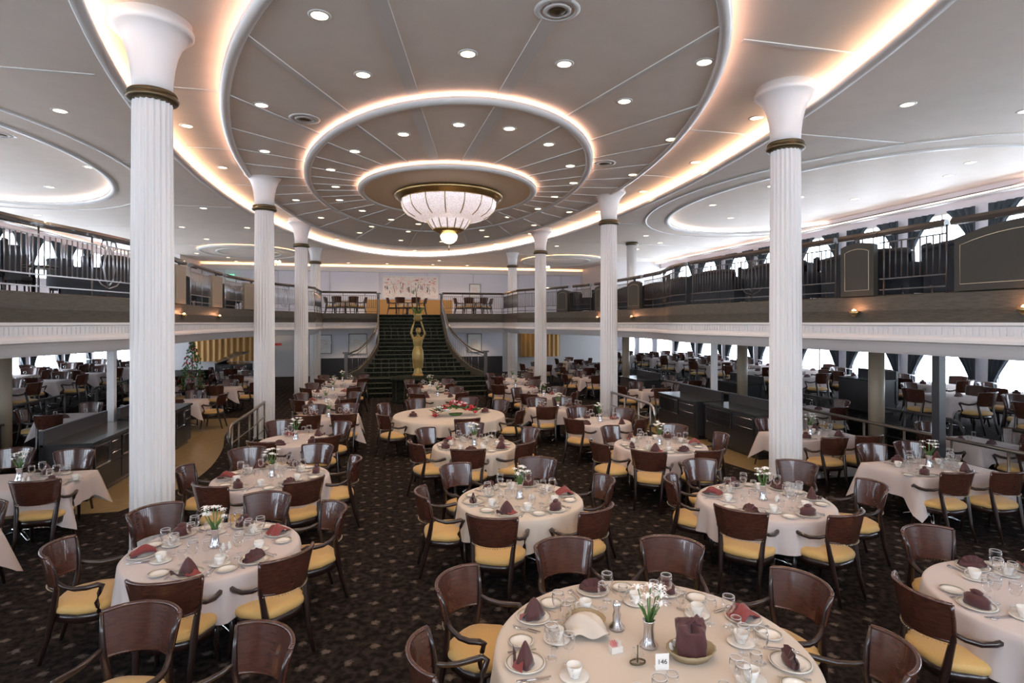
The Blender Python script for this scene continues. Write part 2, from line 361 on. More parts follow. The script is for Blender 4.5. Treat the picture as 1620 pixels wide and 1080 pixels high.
# radial battens
def ray_end(E, a, c=(1.75, 15.5)):
    lo, hi = 0, 30
    for _ in range(40):
        m_ = (lo+hi)/2; x, y = c[0]+sin(a)*m_, c[1]-cos(a)*m_
        if ((x-E[0][0])/E[1])**2+((y-E[0][1])/E[2])**2 < 1: lo = m_
        else: hi = m_
    return lo
k += 1; mb = MB()
for j in range(28):
    a = radians(1.6+j*360/28)
    for Ei, Eo, z, off in ((E1, E2, 6.42, .03), (E2, E3, 6.54, .05)):
        r0 = ray_end(Ei, a)+.03; r1 = ray_end(Eo, a)-.14
        if r1 > r0: mb.box((1.75+sin(a)*(r0+r1)/2, 15.5-cos(a)*(r0+r1)/2, z-.008), (.09 if j not in (0, 27) else .2, r1-r0, .016), 'ceiling_trim', a)
for y in (3.5, 7, 10.5, 14, 17.5, 21, 24.5):
    for s_ in (-1, 1):
        x0 = 1.7+s_*4.9*sqrt(max(0, 1-((y-16.4)/12.1)**2)) if abs(y-16.4) < 12 else 1.7
        x1 = 1.78+s_*6.0*sqrt(max(0, 1-((y-16.3)/15.9)**2))
        if abs(x1-x0) > .4: mb.bbox((min(x0, x1)+.05, y-.04, 6.745), (max(x0, x1)-.05, y+.04, 6.76), 'ceiling_trim')
struct('trim_%d' % k, mb)
k += 1; mb = MB()
for s_, o in ((1, 1.75), (-1, 1.75)):
    for y in (4.5, 9.5, 14.5, 19.5, 24.5, 29.5, 34.0):
        xe = o+s_*(6.35*sqrt(max(0, 1-((y-16.3)/16)**2)) if abs(y-16.3) < 16 else .1)
        x1 = XR if s_ > 0 else XL
        E = OVR if s_ > 0 else OVL
        if abs(y-E[0][1]) < E[2]+.9: xo = E[0][0]-s_*(E[1]+.85)*sqrt(1-((y-E[0][1])/(E[2]+.95))**2); x1 = xo
        if (x1-xe)*s_ > .3: mb.bbox((min(xe, x1), y-.03, 6.47), (max(xe, x1), y+.03, 6.482), 'ceiling_trim')
struct('trim_%d' % k, mb)
# ------------------------------------------------------------------ walls with windows
WY = [1.6+2.45*j for j in range(-3, 15)]
def hull(side, x, sg):
    mb = MB(); w = .25
    x0, x1 = (x, x+w) if sg > 0 else (x-w, x)
    for z0, z1 in ((-.2, .62), (2.38, 4.6), (6.1, 6.7)): mb.bbox((x0, YF, z0), (x1, YB, z1), 'lilac_wall')
    ys = [YF]+[v for y in WY for v in (y-.88, y+.88)]+[YB]
    for j in range(0, len(ys), 2):
        for z0, z1 in ((.62, 2.38), (4.6, 6.1)): mb.bbox((x0, ys[j], z0), (x1, ys[j+1], z1), 'lilac_wall')
    struct('wall_'+side, mb)
    n = 0
    for y in WY:
        for zc, z0, z1, lv in ((1.5, .62, 2.38, 0), (5.35, 4.6, 6.1, 1)):
            n += 1; mb = MB(); xi = x-sg*.03
            fr = [(y-.88, z0), (y+.88, z0), (y+.88, z1), (y-.88, z1)]
            mb.tube([(xi, a, b) for a, b in fr], .05, 'white_paint', 4, False, True)
            mb.bbox((xi-.02, y-.03, z0), (xi+.02, y+.03, z1), 'white_paint')
            if lv == 0:   # rounded corners of the big windows
                for sy in (-1, 1):
                    for tz, zz in ((1, z1), (-1, z0)):
                        R = .55; cy, cz = y+sy*(.88-R), zz-tz*R
                        arc = [(cy+sy*R*cos(t*pi/12), cz+tz*R*sin(t*pi/12)) for t in range(7)]
                        pts = [(y+sy*.9, zz)]+[(a, b) for a, b in arc]
                        vs = [(xi, a, b) for a, b in pts]+[(xi+sg*.1, a, b) for a, b in pts]; q = len(pts)
                        fs = [(0, t, t+1) for t in range(1, q-1)]+[(q, q+t+1, q+t) for t in range(1, q-1)]+[(t, t+1, q+t+1, q+t) for t in range(q-1)]
                        mb.add(vs, fs, 'lilac_wall')
            mb.add([(x+sg*.1, y-.88, z0), (x+sg*.1, y+.88, z0), (x+sg*.1, y+.88, z1), (x+sg*.1, y-.88, z1)], [(0, 1, 2, 3)], 'pane_glass')
            struct('window_%d' % (n+(100 if sg > 0 else 0)), mb)
hull('left', XL, -1); hull('right', XR, 1)
mb = MB(); mb.bbox((XL-.3, YB, -.2), (XR+.3, YB+.3, 6.7), 'lilac_wall'); struct('wall_back', mb)
mb = MB()
for z0, z1 in ((-.2, 3.5), (6.0, 6.8)): mb.bbox((XL-.3, YF-.3, z0), (XR+.3, YF, z1), 'wall_paint')
for j in range(12):  # gaps left as made-up windows, added to throw daylight forward into the room
    x = XL-.3+j*2.68
    mb.bbox((x, YF-.3, 3.5), (x+.8, YF, 6.0), 'wall_paint')
struct('wall_front', mb)
# inner side casings narrowing the far end of the upper room, cove along the back
mb = MB(); mb.bbox((XL, 33.5, ZU), (-10.2, YB, 6.48), 'wall_paint'); struct('wall_casing', mb)
mb = MB(); mb.bbox((13.4, 31.5, ZU), (XR, YB, 6.48), 'wall_paint'); struct('wall_casing_window_side', mb)
k += 1; mb = MB()
mb.bbox((-10.2, YB-.4, 6.10), (13.4, YB-.36, 6.34), 'ceiling_trim'); mb.bbox((-10.2, YB-.4, 6.06), (13.4, YB, 6.10), 'ceiling_trim')
for x in (-9, -6, -3, 0, 3, 6, 9, 12):
    mb.bbox((x-.03, YB-.04, 3.3), (x+.03, YB, 6.06), 'wall_paint')
struct('trim_%d' % k, mb)
mb = MB(); mb.bbox((-10.2, YB-.3, 6.12), (13.4, YB-.2, 6.15), 'cove_light'); tag(obj('cove_light', mb), 'long golden strip light along the top of the upper back wall', 'light')
mb = MB(); mb.bbox((-.8, YB-.06, ZU), (4.6, YB, 4.35), 'drape_orange'); struct('wall_wainscot', mb)
mb = MB(); mb.bbox((XL, YB-.8, 0), (XR, YB-.3, 1.0), 'cabinet_dark'); struct('wall_low_back', mb)
# lower back wall under the balcony, either side of the stairs
mb = MB()
mb.bbox((-3.6, 33, .95), (-.2, 33.15, 2.62), 'lilac_wall'); mb.bbox((3.2, 33, .95), (7.0, 33.15, 2.62), 'lilac_wall')
mb.bbox((-3.6, 32.98, 0), (-.2, 33.15, .95), 'cabinet_dark'); mb.bbox((3.2, 32.98, 0), (7.0, 33.15, .95), 'cabinet_dark')
struct('wall_stair', mb)
# ------------------------------------------------------------------ columns
def flute(n):
    def f(i, r, z): return 1-.055*(1 if i % 4 in (0, 1) else 0) if z > .0 else 1
    return f
def make_column():
    t = thing('column', 'x', 'column')
    mb = MB(); n = 120
    prof = [(.262, .0), (.262, .02), (.25, .05), (.25, 1.5), (.243, 3.5), (.228, 5.72)]
    vs = []
    for r, z in prof:
        for q in range(n):
            a = 2*pi*q/n; kf = (1, 1, .93, .885, .885, .93)[q % 6] if z > .04 else 1
            vs.append((r*kf*cos(a), r*kf*sin(a), z))
    fs = [(j*n+q, j*n+(q+1) % n, (j+1)*n+(q+1) % n, (j+1)*n+q) for j in range(len(prof)-1) for q in range(n)]
    mb.add(vs, fs, 'white_paint'); obj('shaft', mb, t)
    mb = MB(); mb.lathe([(.22, 5.70), (.285, 5.72), (.305, 5.75), (.285, 5.78), (.27, 5.79), (.285, 5.81), (.27, 5.84), (.22, 5.85)], 48, 'dark_bronze'); obj('collar', mb, t)
    mb = MB(); mb.lathe([(.225, 5.80), (.235, 6.0), (.255, 6.18), (.29, 6.34), (.34, 6.47), (.41, 6.56), (.45, 6.59), (.475, 6.615), (.475, 6.66), (.45, 6.68), (.45, 6.77)], 48, 'white_paint'); obj('capital', mb, t)
    return t
cols = [(-2.83, 8.25), (-2.83, 15.65), (-2.85, 22.9), (-3.0, 29.25), (6.5, 8.25), (6.46, 15.65), (6.46, 22.9), (6.68, 29.0)]
cl = ['nearest the camera on the left side', 'second on the left side', 'third on the left side', 'fourth on the left side by the staircase', 'nearest the camera on the right side', 'second on the right side', 'third on the right side', 'fourth on the right side by the staircase']
for (x, y), l in zip(cols, cl):
    first('col', make_column, (x, y, 0), 0, 'white fluted column with flared top, '+l.replace('left side', 'left-side row').replace('right side', 'right-side row').replace('nearest', 'closest-in').replace('closest-in the camera', 'first'), 'fluted columns')
def make_post():
    t = thing('support_column', 'x', 'column'); mb = MB(); mb.lathe([(.15, 0), (.15, 2.6)], 20, 'tan_panel'); obj('shaft', mb, t)
    mb = MB(); mb.lathe([(.15, 0), (.19, .02), (.19, .14), (.15, .16)], 20, 'dark_bronze'); obj('base', mb, t); return t
for (x, y, l) in ((-7.1, 13.1, 'plain round tan column behind the left-side service counter'), (10.5, 15.2, 'plain round tan column behind the right-side service counters'), (10.05, 10.0, 'plain round tan column behind the brass rail by the right-side windows'), (-6.4, 19.0, 'plain round tan column between the far left-side tables'), (9.6, 21.5, 'plain round tan column among the far right-side tables')):
    first('post', make_post, (x, y, 0), 0, l, 'plain round columns under the balcony')
for x, y, mt, l in ((-5.35, 13.4, 'white_paint', 'thin white square post under the left-side balcony edge'), (8.75, 13.9, 'white_paint', 'thin white square post behind the right-side counters'), (8.85, 7.6, 'cabinet_dark', 'dark square post at the right-side square table')):
    mb = MB(); mb.box((0, 0, 1.3), (.13, .13, 2.6), mt); mb.box((0, 0, .06), (.19, .19, .12), mt); mb.box((0, 0, 2.5), (.19, .19, .1), mt); tag(obj('support_post', mb, loc=(x, y, 0)), l, 'post')
for x, y, l in ((11.0, 24.0, 'short pale column standing on the far right-side balcony'), (11.2, 14.0, 'short pale column standing on the middle right-side balcony'), (-7.9, 13.5, 'short pale column standing on the left-side balcony')):
    mb = MB(); mb.lathe([(.22, ZU), (.22, 6.36)], 24, 'white_paint'); mb.lathe([(.22, 6.34), (.27, 6.36), (.27, 6.47)], 24, 'dark_bronze'); tag(obj('balcony_column', mb, loc=(x, y, 0)), l, 'column')
# ------------------------------------------------------------------ chandelier
CX, CY = 1.81, 15.4
t = thing('chandelier', 'big bowl-shaped crystal chandelier with brass ribs at the centre of the ceiling', 'chandelier', (CX, CY, 0))
mb = MB(); mb.lathe([(1.15, 6.30), (1.40, 6.30), (1.44, 6.26), (1.42, 6.20), (1.36, 6.18), (1.33, 6.12), (1.22, 6.10), (1.15, 6.12), (1.15, 6.30)], 72, 'brass'); obj('flange', mb, t)
bowl = [(1.24, 6.12), (1.23, 6.0), (1.18, 5.87), (1.07, 5.75), (.90, 5.66), (.72, 5.62), (.58, 5.60)]
low = [(.60, 5.66), (.55, 5.56), (.49, 5.46), (.42, 5.37)]
sc_ = lambda i_, r, z: 1+.02*abs(sin(i_*pi/6))
mb = MB(); mb.lathe(bowl, 96, 'crystal_glow', fl=sc_); mb.f = mb.f[:-2]; mb.m = mb.m[:-2]; mb.sm = mb.sm[:-2]; obj('bowl', mb, t)
mb = MB(); mb.lathe(low, 96, 'crystal_glow', fl=sc_); mb.f = mb.f[:-2]; mb.m = mb.m[:-2]; mb.sm = mb.sm[:-2]; obj('lower_bowl', mb, t)
for q in range(16):
    a = 2*pi*(q+.5)/16; mb = MB()
    mb.tube([((r+.02)*cos(a), (r+.02)*sin(a), z) for r, z in bowl[:5]], .016, 'brass', 5); obj('rib', mb, t)
for q in range(16):
    a = 2*pi*(q+.5)/16; mb = MB(); mb.tube([((r+.015)*cos(a), (r+.015)*sin(a), z) for r, z in low], .014, 'brass', 5); obj('lower_rib', mb, t)
mb = MB(); mb.lathe([(.44, 5.38), (.43, 5.35), (.30, 5.30), (.22, 5.26), (.20, 5.24)], 40, 'brass'); obj('collar', mb, t)
mb = MB(); mb.lathe([(.20, 5.25), (.23, 5.20), (.20, 5.10), (.13, 5.03), (.05, 5.0)], 32, 'lamp_glow'); obj('globe', mb, t)
mb = MB(); mb.lathe([(.03, 5.01), (.035, 4.98), (.012, 4.95), (.02, 4.92), (.004, 4.80)], 12, 'brass'); obj('finial', mb, t)
# ------------------------------------------------------------------ recessed downlights
DL = [(-0.69,7.19,6.54),(-0.23,8.77,6.54),(1.17,7.77,6.54),(2.54,7.77,6.54),(4.43,7.28,6.54),(-1.92,10.37,6.54),(3.93,8.86,6.54),(-2.37,13.15,6.54),(0.44,10.99,6.42),(1.38,10.24,6.42),(2.3,10.24,6.42),(3.26,10.97,6.42),(-0.49,12.31,6.42),(-1.09,13.91,6.42),(4.18,12.37,6.42),(4.77,13.86,6.42),(-1.1,15.62,6.42),(4.78,15.51,6.42),(-2.41,18.17,6.54),(-1.11,17.29,6.42),(-0.52,18.79,6.42),(-1.97,21.04,6.54),(4.78,17.26,6.42),(6.1,18.13,6.54),(4.19,18.83,6.42),(0.4,20.18,6.42),(1.36,20.87,6.42),(5.64,20.89,6.54),(-0.28,22.55,6.54),(-0.77,24.24,6.54),(1.13,23.47,6.54),(3.94,22.5,6.54),(-1.47,26.48,6.68),(4.43,24.11,6.54),(6.39,24.3,6.68),(2.74,26.07,6.54),(-1.92,28.02,6.68),(0.93,26.07,6.54),(5.19,26.6,6.68),(0.64,29.27,6.68),(5.57,27.89,6.68),(0.49,31.4,6.68),(1.85,31.38,6.68),(3.01,29.22,6.68),(0.46,36.0,6.48),(3.22,35.9,6.48),(3.38,33.52,6.48),(-1.8,36.0,6.48),(5.37,36.0,6.48),(7.44,18.94,6.68),(8.1,25.92,6.48),(-6.85,12.0,6.68),(-5.26,11.24,6.48),(-6.87,16.0,6.68),(-8.95,18.6,6.68),(-11.1,22.32,6.48),(-3.68,12.49,6.68),(-3.8,15.64,6.68),(-8.77,23.84,6.48),(-5.36,19.8,6.48),(-7.21,23.91,6.48),(-4.86,23.52,6.48),(-7.22,27.12,6.48),(-9.2,32.77,6.48),(-8.1,34.5,6.48),(-8.14,36.5,6.48),(-11.16,28.02,6.48),(5.65,10.49,6.54),(6.08,13.21,6.54),(7.42,12.59,6.68),(7.57,15.74,6.68),(9.6,23.0,6.48),(10.45,16.7,6.68),(12.37,18.6,6.68),(10.71,22.0,6.48),(10.83,23.98,6.48),(12.3,23.85,6.48),(12.27,26.16,6.48),(10.6,14.02,6.68),(12.36,15.04,6.68),(14.68,25.6,6.48),(14.65,22.49,6.48),(8.45,7.8,6.48),(10.67,7.6,6.48),(12.19,7.2,6.48),(14.3,12.0,6.68),(13.61,10.9,6.68),(14.18,14.91,6.68),(6.93,9.61,6.68),(-0.3,4.6,6.54),(1.7,4.9,6.54),(3.7,4.7,6.54),(1.0,2.2,6.48),(3.0,2.2,6.48),(-2.0,2.5,6.48),(5.2,2.5,6.48),(-4.9,5.5,6.48),(8.3,4.5,6.48)]
def make_dl():
    t = thing('ceiling_downlight', 'x', 'light')
    mb = MB(); mb.ring([(.0, -.012), (.035, -.004), (.035, .0), (-.005, .0)], (0, 0), .10, .10, 28, 'ceiling_trim'); obj('trim_ring', mb, t)
    mb = MB(); mb.lathe([(1e-7, -.006), (.098, -.006)], 24, 'lamp_glow'); mb.f = mb.f[:24]; mb.m = mb.m[:24]; mb.sm = mb.sm[:24]; obj('lens', mb, t); return t
zn = {6.54: 'big oval', 6.42: 'middle oval', 6.48: 'flat outer', 6.68: 'upper raised'}
DL = [(x, y, 6.76 if z == 6.68 and abs(x-1.78) < 6.3 else z) for x, y, z in DL]; zn[6.76] = 'golden column'
cnt = {}
spot = bpy.data.lights.new('downlight_beam', 'SPOT'); spot.energy = 52; spot.color = WARM; spot.spot_size = radians(118); spot.spot_blend = .7; spot.shadow_soft_size = .08
for x, y, z in sorted(DL, key=lambda q: q[1]):
    cnt[z] = cnt.get(z, 0)+1
    first('dl', make_dl, (x, y, z), 0, 'glowing round recessed downlight, %s from the camera in the %s ceiling' % (ORD[cnt[z]-1], zn[z]), 'recessed ceiling downlights')
    if -7 < x < 11:
        o = bpy.data.objects.new('downlight_beam', spot); o.location = (x, y, z-.03); COL.objects.link(o)
for q, (x, y) in enumerate(((-1.9, 31.6), (-.6, 31.9), (4.2, 31.6), (5.6, 31.9), (-7.6, 30.6), (9.2, 31.0), (-5.6, 29.5), (7.6, 29.0))):  # lamps added to brighten the dim lower wall by the stairs
    first('dl', make_dl, (x, y, 2.55), 0, 'small downlight added to the low ceiling to brighten the far lower wall, %s across' % ORD[q], 'added low ceiling downlights')
    o = bpy.data.objects.new('downlight_beam', spot); o.location = (x, y, 2.52); COL.objects.link(o)
for x, y, l in ((2.02, 6.45, 'round air diffuser on the ceiling above the front tables'), (-1.3, 10.9, 'round air diffuser on the ceiling near the left-side columns'), (5.0, 12.4, 'round air diffuser on the ceiling near the right-side columns'), (-7.4, 13.6, 'round air diffuser in the left-side oval recess')):
    z = 6.68 if x < -5 else (6.42 if 0 else 6.54)
    t = thing('air_diffuser', l, 'vent', (x, y, z), 0, 'round ceiling air diffusers')
    mb = MB(); mb.ring([(-.04, -.02), (.03, -.006), (.03, 0), (-.04, 0)], (0, 0), .24, .24, 40, 'ceiling_trim'); mb.ring([(-.03, -.03), (.02, -.015), (.02, 0), (-.03, 0)], (0, 0), .15, .15, 36, 'ceiling_trim'); obj('ring', mb, t)
    mb = MB(); mb.lathe([(.10, -.001), (.09, -.03), (.03, -.035)], 28, 'dark_bronze'); obj('grille', mb, t)
#__PART2__
# ------------------------------------------------------------------ staircase
SX = 1.52; RIS = .165
def half_w(z):
    if z <= .67: return 2.75
    if z >= 2.1: return 1.52
    t = (2.1-z)/1.43; return 1.52+1.0*t*t
t = thing('staircase', 'wide flared staircase with dark patterned carpet rising to the balcony', 'staircase', (SX, 0, 0))
steps = []
for j in range(4): steps.append((22.9+.32*j, RIS*(j+1)))
for j in range(16): steps.append((24.7+.33*j, .66+RIS*(j+1)))
for j, (y, z) in enumerate(steps):
    y1 = steps[j+1][0] if j+1 < len(steps) else YBAL+.3
    w = half_w(z); mb = MB(); mb.bbox((-w, y, 0.0), (w, y1+.03, z), 'stair_carpet'); obj('step', mb, t)
    mb = MB(); mb.bbox((-w, y-.02, z-.02), (w, y+.02, z+.006), 'stair_nosing'); obj('nosing', mb, t)
mb = MB()
for s_ in (-1, 1):
    pts = [(half_w(z)*s_, y, z) for y, z in steps[3:]]
    vs = []
    for x, y, z in pts: vs += [(x+s_*.0, y, max(0, z-.45)), (x, y, z+.16), (x+s_*.09, y, z+.16), (x+s_*.09, y, max(0, z-.45))]
    q = len(pts); mb.add(vs, [(a*4+b, a*4+(b+1) % 4, a*4+4+(b+1) % 4, a*4+4+b) for a in range(q-1) for b in range(4)], 'fascia')
obj('stringer', mb, t)
for s_, l in ((-1, 'left-side'), (1, 'right-side')):
    t = thing('stair_railing', 'dark railing with thin balusters sweeping down the %s edge of the staircase' % l, 'railing', (SX, 0, 0), 0, 'staircase railings')
    pts = [((half_w(z)+.05)*s_, y, z) for y, z in steps[3:]]
    mb = MB(); mb.tube([(x, y, z+.95) for x, y, z in pts], .035, 'handrail_wood', 6); obj('handrail', mb, t)
    mb = MB(); mb.tube([(x, y, z+.82) for x, y, z in pts], .012, 'rail_dark', 4); mb.tube([(x, y, z+.24) for x, y, z in pts], .012, 'rail_dark', 4); obj('rail_bar', mb, t)
    for a, b in zip(pts, pts[1:]):
        for q in (0, .5):
            x, y, z = [a[i]+(b[i]-a[i])*q for i in range(3)]
            mb = MB(); mb.tube([(x, y, z+.12), (x, y, z+.93)], .010, 'rail_metal', 4); obj('baluster', mb, t)
    for (x, y, z) in (pts[0], pts[-1]):
        mb = MB(); mb.box((x, y-.12, z+.5), (.13, .13, 1.02), 'rail_dark'); mb.box((x, y-.12, z+1.04), (.24, .24, .06), 'rail_dark'); obj('newel', mb, t)
# pedestal and statue
mb = MB(); mb.lathe([(1.0, 0), (1.0, .04), (.94, .08), (.94, .74), (1.0, .80), (1.03, .84), (1.0, .88), (.3, .90)], 48, 'stair_carpet'); tag(obj('statue_pedestal', mb, loc=(1.4, 21.75, 0)), 'round dark pedestal under the statue at the foot of the stairs', 'pedestal')
mb = MB()
mb.lathe([(.20, .0), (.22, .05), (.16, .12), (.13, .30)], 20, 'pale_stone'); 
mb.lathe([(.10, .10), (.15, .35), (.21, .62), (.22, .82), (.19, .98), (.145, 1.10), (.175, 1.25), (.19, 1.36), (.15, 1.45), (.06, 1.50)], 24, 'statue_gold', ex=1.0, ey=.72)
mb.tube([(0, 0, 1.45), (.01, -.01, 1.58)], .055, 'statue_skin', 8)
mb.ball((.02, -.02, 1.68), .105, 'statue_skin', 12, .85, 1, 1.15); mb.ball((.02, .03, 1.71), .11, 'pale_stone', 12, .95, 1, 1)
mb.ball((.015, -.125, 1.66), .02, 'statue_skin', 6)
mb.tube([(.16, 0, 1.40), (.26, -.02, 1.58), (.17, -.03, 1.86), (.10, -.02, 2.06)], [.06, .05, .04, .03], 'statue_skin', 8)
mb.tube([(-.16, 0, 1.40), (-.25, -.02, 1.60), (-.18, -.02, 1.88), (-.12, -.02, 2.06)], [.06, .05, .04, .03], 'statue_skin', 8)
for q in range(9): mb.tube([(.17*cos(q*.7), .12*sin(q*.7), .3), (.2*cos(q*.7), .15*sin(q*.7), .7), (.12*cos(q*.7), .10*sin(q*.7), 1.1)], .022, 'statue_gold', 6)
st = obj('statue', mb, loc=(1.4, 21.75, .90)); rm = st.modifiers.new('r', 'REMESH'); rm.mode = 'VOXEL'; rm.voxel_size = .016; rm.use_smooth_shade = True
sm = bpy.data.materials.new('statue_paint')  # base colour kept: the remesh keeps the first material
st.data.materials.clear(); st.data.materials.append(MATS['statue_gold'])
tag(st, 'gilded statue of a draped woman raising both arms before the stairs', 'statue')
mb = MB()
mb.lathe([(.10, 0), (.17, .10), (.13, .22), (.2, .30)], 14, 'statue_gold'); 
for q in range(8):
    a = q*pi/4; mb.tube([(0, 0, .2), (.12*cos(a), .12*sin(a), .40), (.26*cos(a), .26*sin(a), .52)], [.04, .03, .008], 'leaf', 5)
mb.tube([(0, 0, .2), (-.03, 0, .7), (-.06, 0, 1.15)], [.05, .035, .01], 'dark_bronze', 6)
tag(obj('torch', mb, loc=(1.39, 21.72, 2.93)), 'branching bronze torch held up in both hands of the gilded statue', 'torch')
# ------------------------------------------------------------------ balcony railings and piers
def cut(path, y0, y1):
    return [p for p in path if y0-.001 <= p[1] <= y1+.001]
def dens(path, step):
    out = []; acc = 0
    for a, b in zip(path, path[1:]):
        d = hypot(b[0]-a[0], b[1]-a[1]); q = acc
        while q < d: out.append((a[0]+(b[0]-a[0])*q/d, a[1]+(b[1]-a[1])*q/d)); q += step
        acc = q-d
    return out
def fine(path): return dens(path, .12)+[path[-1]]
HR = [(-.05, 4.35-3.28), (-.06, 4.40-3.28), (-.03, 4.45-3.28), (.03, 4.45-3.28), (.06, 4.40-3.28), (.05, 4.35-3.28)]
def railing(path, label, metal, scroll=False, group='balcony railings'):
    path = fine(path)
    t = thing('balcony_railing', label, 'railing', (path[0][0], path[0][1], ZU), 0, group)
    L = lambda p, z: (p[0]-path[0][0], p[1]-path[0][1], z-ZU)
    mb = MB(); mb.sweep(HR, [L(p, 0)[:2] for p in path], 'handrail_wood'); obj('handrail', mb, t)
    for z in (4.24, 3.63, 3.45):
        mb = MB(); mb.sweep([(-.012, z-.01-ZU), (-.012, z+.01-ZU), (.012, z+.01-ZU), (.012, z-.01-ZU)], [L(p, 0)[:2] for p in path], metal); obj('rail_bar', mb, t)
    pp = dens(path, .105)
    for q, p in enumerate(pp):
        post = q % 10 == 0
        mb = MB(); z0, z1 = (3.34, 4.37) if post else (3.63, 4.24); mb.tube([L(p, z0), L(p, z1)], .015 if post else .011, metal, 5); obj('post' if post else 'baluster', mb, t)
    if scroll:
        p = pp[len(pp)//2]; a = path[len(path)//2]; b = path[len(path)//2+1]; d = Vector((b[0]-a[0], b[1]-a[1], 0)).normalized(); c0 = Vector(L(p, 0)); mb = MB()
        for s_ in (-1, 1):
            mb.tube([c0+d*(s_*u)+Vector((0, 0, z)) for u, z in ((0, 3.55), (.10, 3.66), (.15, 3.85), (.10, 4.05), (.04, 4.2), (.06, 4.34), (.16, 4.33), (.2, 4.24), (.14, 4.2))], .014, metal, 5)
            mb.tube([c0+d*(s_*u)+Vector((0, 0, z)) for u, z in ((0, 3.50), (.2, 3.56), (.3, 3.66))], .012, metal, 5)
        obj('scroll_ornament', mb, t)
    return t
def pier(path, label, mat, arch, lamp):
    a, b = path[0], path[-1]; m_ = ((a[0]+b[0])/2, (a[1]+b[1])/2); L = hypot(b[0]-a[0], b[1]-a[1]); rz = atan2(b[1]-a[1], b[0]-a[0])
    sg = 1 if m_[0] < 1.7 else -1   # face towards the open middle is local -y*sg
    t = thing('balcony_pier', label, 'panel', (m_[0], m_[1], 3.36), rz, 'panelled piers in the balcony railing')
    h = .93; arch = min(arch, .09*L)
    def outline(hw, z0, z1, ar, n=10): return [(-hw, z0), (hw, z0)]+[(hw*(1-2*q/n), z1+ar*(1-(1-2*q/n)**2)) for q in range(n+1)]
    pts = outline(L/2, 0, h-arch, arch); q = len(pts); mb = MB()
    vs = [(x, -.05, z) for x, z in pts]+[(x, .05, z) for x, z in pts]
    mb.add(vs, [tuple(range(q)), tuple(range(2*q-1, q-1, -1))]+[(i_, (i_+1) % q, q+(i_+1) % q, q+i_) for i_ in range(q)], mat); obj('panel', mb, t)
    ins = outline(L/2-.09, .10, h-arch-.10, arch*.85); mb = MB(); mb.tube([(x, -sg*.055, z) for x, z in ins], .005, 'gold_line', 4, False, True); obj('inlay', mb, t)
    mb = MB(); mb.tube([(0, 0, h), (0, 0, 1.02)], .02, 'rail_dark', 5); mb.tube([(-.07, 0, h-.01), (-.07, 0, 1.02)], .012, 'rail_dark', 5); mb.tube([(.07, 0, h-.01), (.07, 0, 1.02)], .012, 'rail_dark', 5); obj('bracket', mb, t)
    mb = MB(); mb.sweep([(o_, z-.08) for o_, z in HR], [(-L/2-.06, 0), (0, 0), (L/2+.06, 0)], 'handrail_wood'); obj('handrail', mb, t)
    arch = 0
    if lamp:
        nx, ny = sin(rz)*sg, -cos(rz)*sg
        s2 = thing('wall_sconce', 'small bronze bowl sconce with orange glow below '+lamp, 'lamp', (m_[0]+nx*.09, m_[1]+ny*.09, 3.10), rz+(0 if sg > 0 else pi), 'bronze sconces on the balcony fascia')
        mb = MB(); mb.lathe([(.02, -.10), (.07, -.05), (.10, 0), (.09, .0), (.05, -.04)], 16, 'brass', (0, -.02, 0), ey=.6); obj('bowl', mb, s2)
        mb = MB(); mb.ball((0, -.02, .0), .035, 'sconce_glow', 8); obj('bulb', mb, s2)
        d = bpy.data.lights.new('sconce_bulb', 'POINT'); d.energy = 3.5; d.color = (1, .45, .22); d.shadow_soft_size = .04
        lo = bpy.data.objects.new('sconce_bulb', d); lo.location = (m_[0]+nx*.16, m_[1]+ny*.16, 3.16); COL.objects.link(lo)
LB = [1.5, 8.0, 15.3]; 
railing(cut(LS, 1.0, 7.9), 'pale metal balcony railing at the closest left-side corner', 'rail_metal')
railing(cut(LS, 7.8, 15.4), 'pale metal balcony railing with lyre scroll on the left-side balcony', 'rail_metal', True)
railing(cut(LS, 16.1, 18.5), 'metal balcony railing between first and second tan piers', 'rail_metal')
railing(cut(LS, 19.6, 21.9), 'metal balcony railing between second and third tan piers', 'rail_metal')
railing(cut(LS, 22.8, 26.5), 'metal balcony railing curving past the third white left-side column', 'rail_metal', True)
railing(cut(RS, 1.0, 4.9), 'dark balcony railing at the closest right-side corner', 'rail_dark')
railing(cut(RS, 6.8, 8.3), 'dark balcony railing between the two closest arched piers', 'rail_dark')
railing(cut(RS, 8.8, 13.4), 'dark balcony railing behind the closest right-side white column', 'rail_dark', True)
railing(cut(RS, 13.3, 17.5), 'dark balcony railing stretching along the middle right-side balcony', 'rail_dark', True)
railing(cut(RS, 18.5, 20.5), 'short dark balcony railing between the middle and next pier', 'rail_dark')
railing(cut(RS, 21.2, 23.2), 'short dark balcony railing before the farthest right-side pier', 'rail_dark')
railing(cut(RS, 23.9, 26.5), 'dark balcony railing curving to the fourth right-side column', 'rail_dark')
railing([(-2.75, 26.5), (-2.75, 28), (-2.75, 29.7)], 'short railing returning to the back balcony behind fourth left-side column', 'rail_metal')
railing([(6.35, 26.5), (6.35, 28), (6.35, 29.7)], 'short railing returning to the back balcony behind fourth right-side column', 'rail_dark')
railing([(-2.8, YBAL), (-1.4, YBAL), (-.12, YBAL)], 'straight back balcony railing on the left-side of the staircase top', 'rail_dark')
railing([(3.15, YBAL), (4.7, YBAL), (6.4, YBAL)], 'straight back balcony railing on the right-side of the staircase top', 'rail_dark')
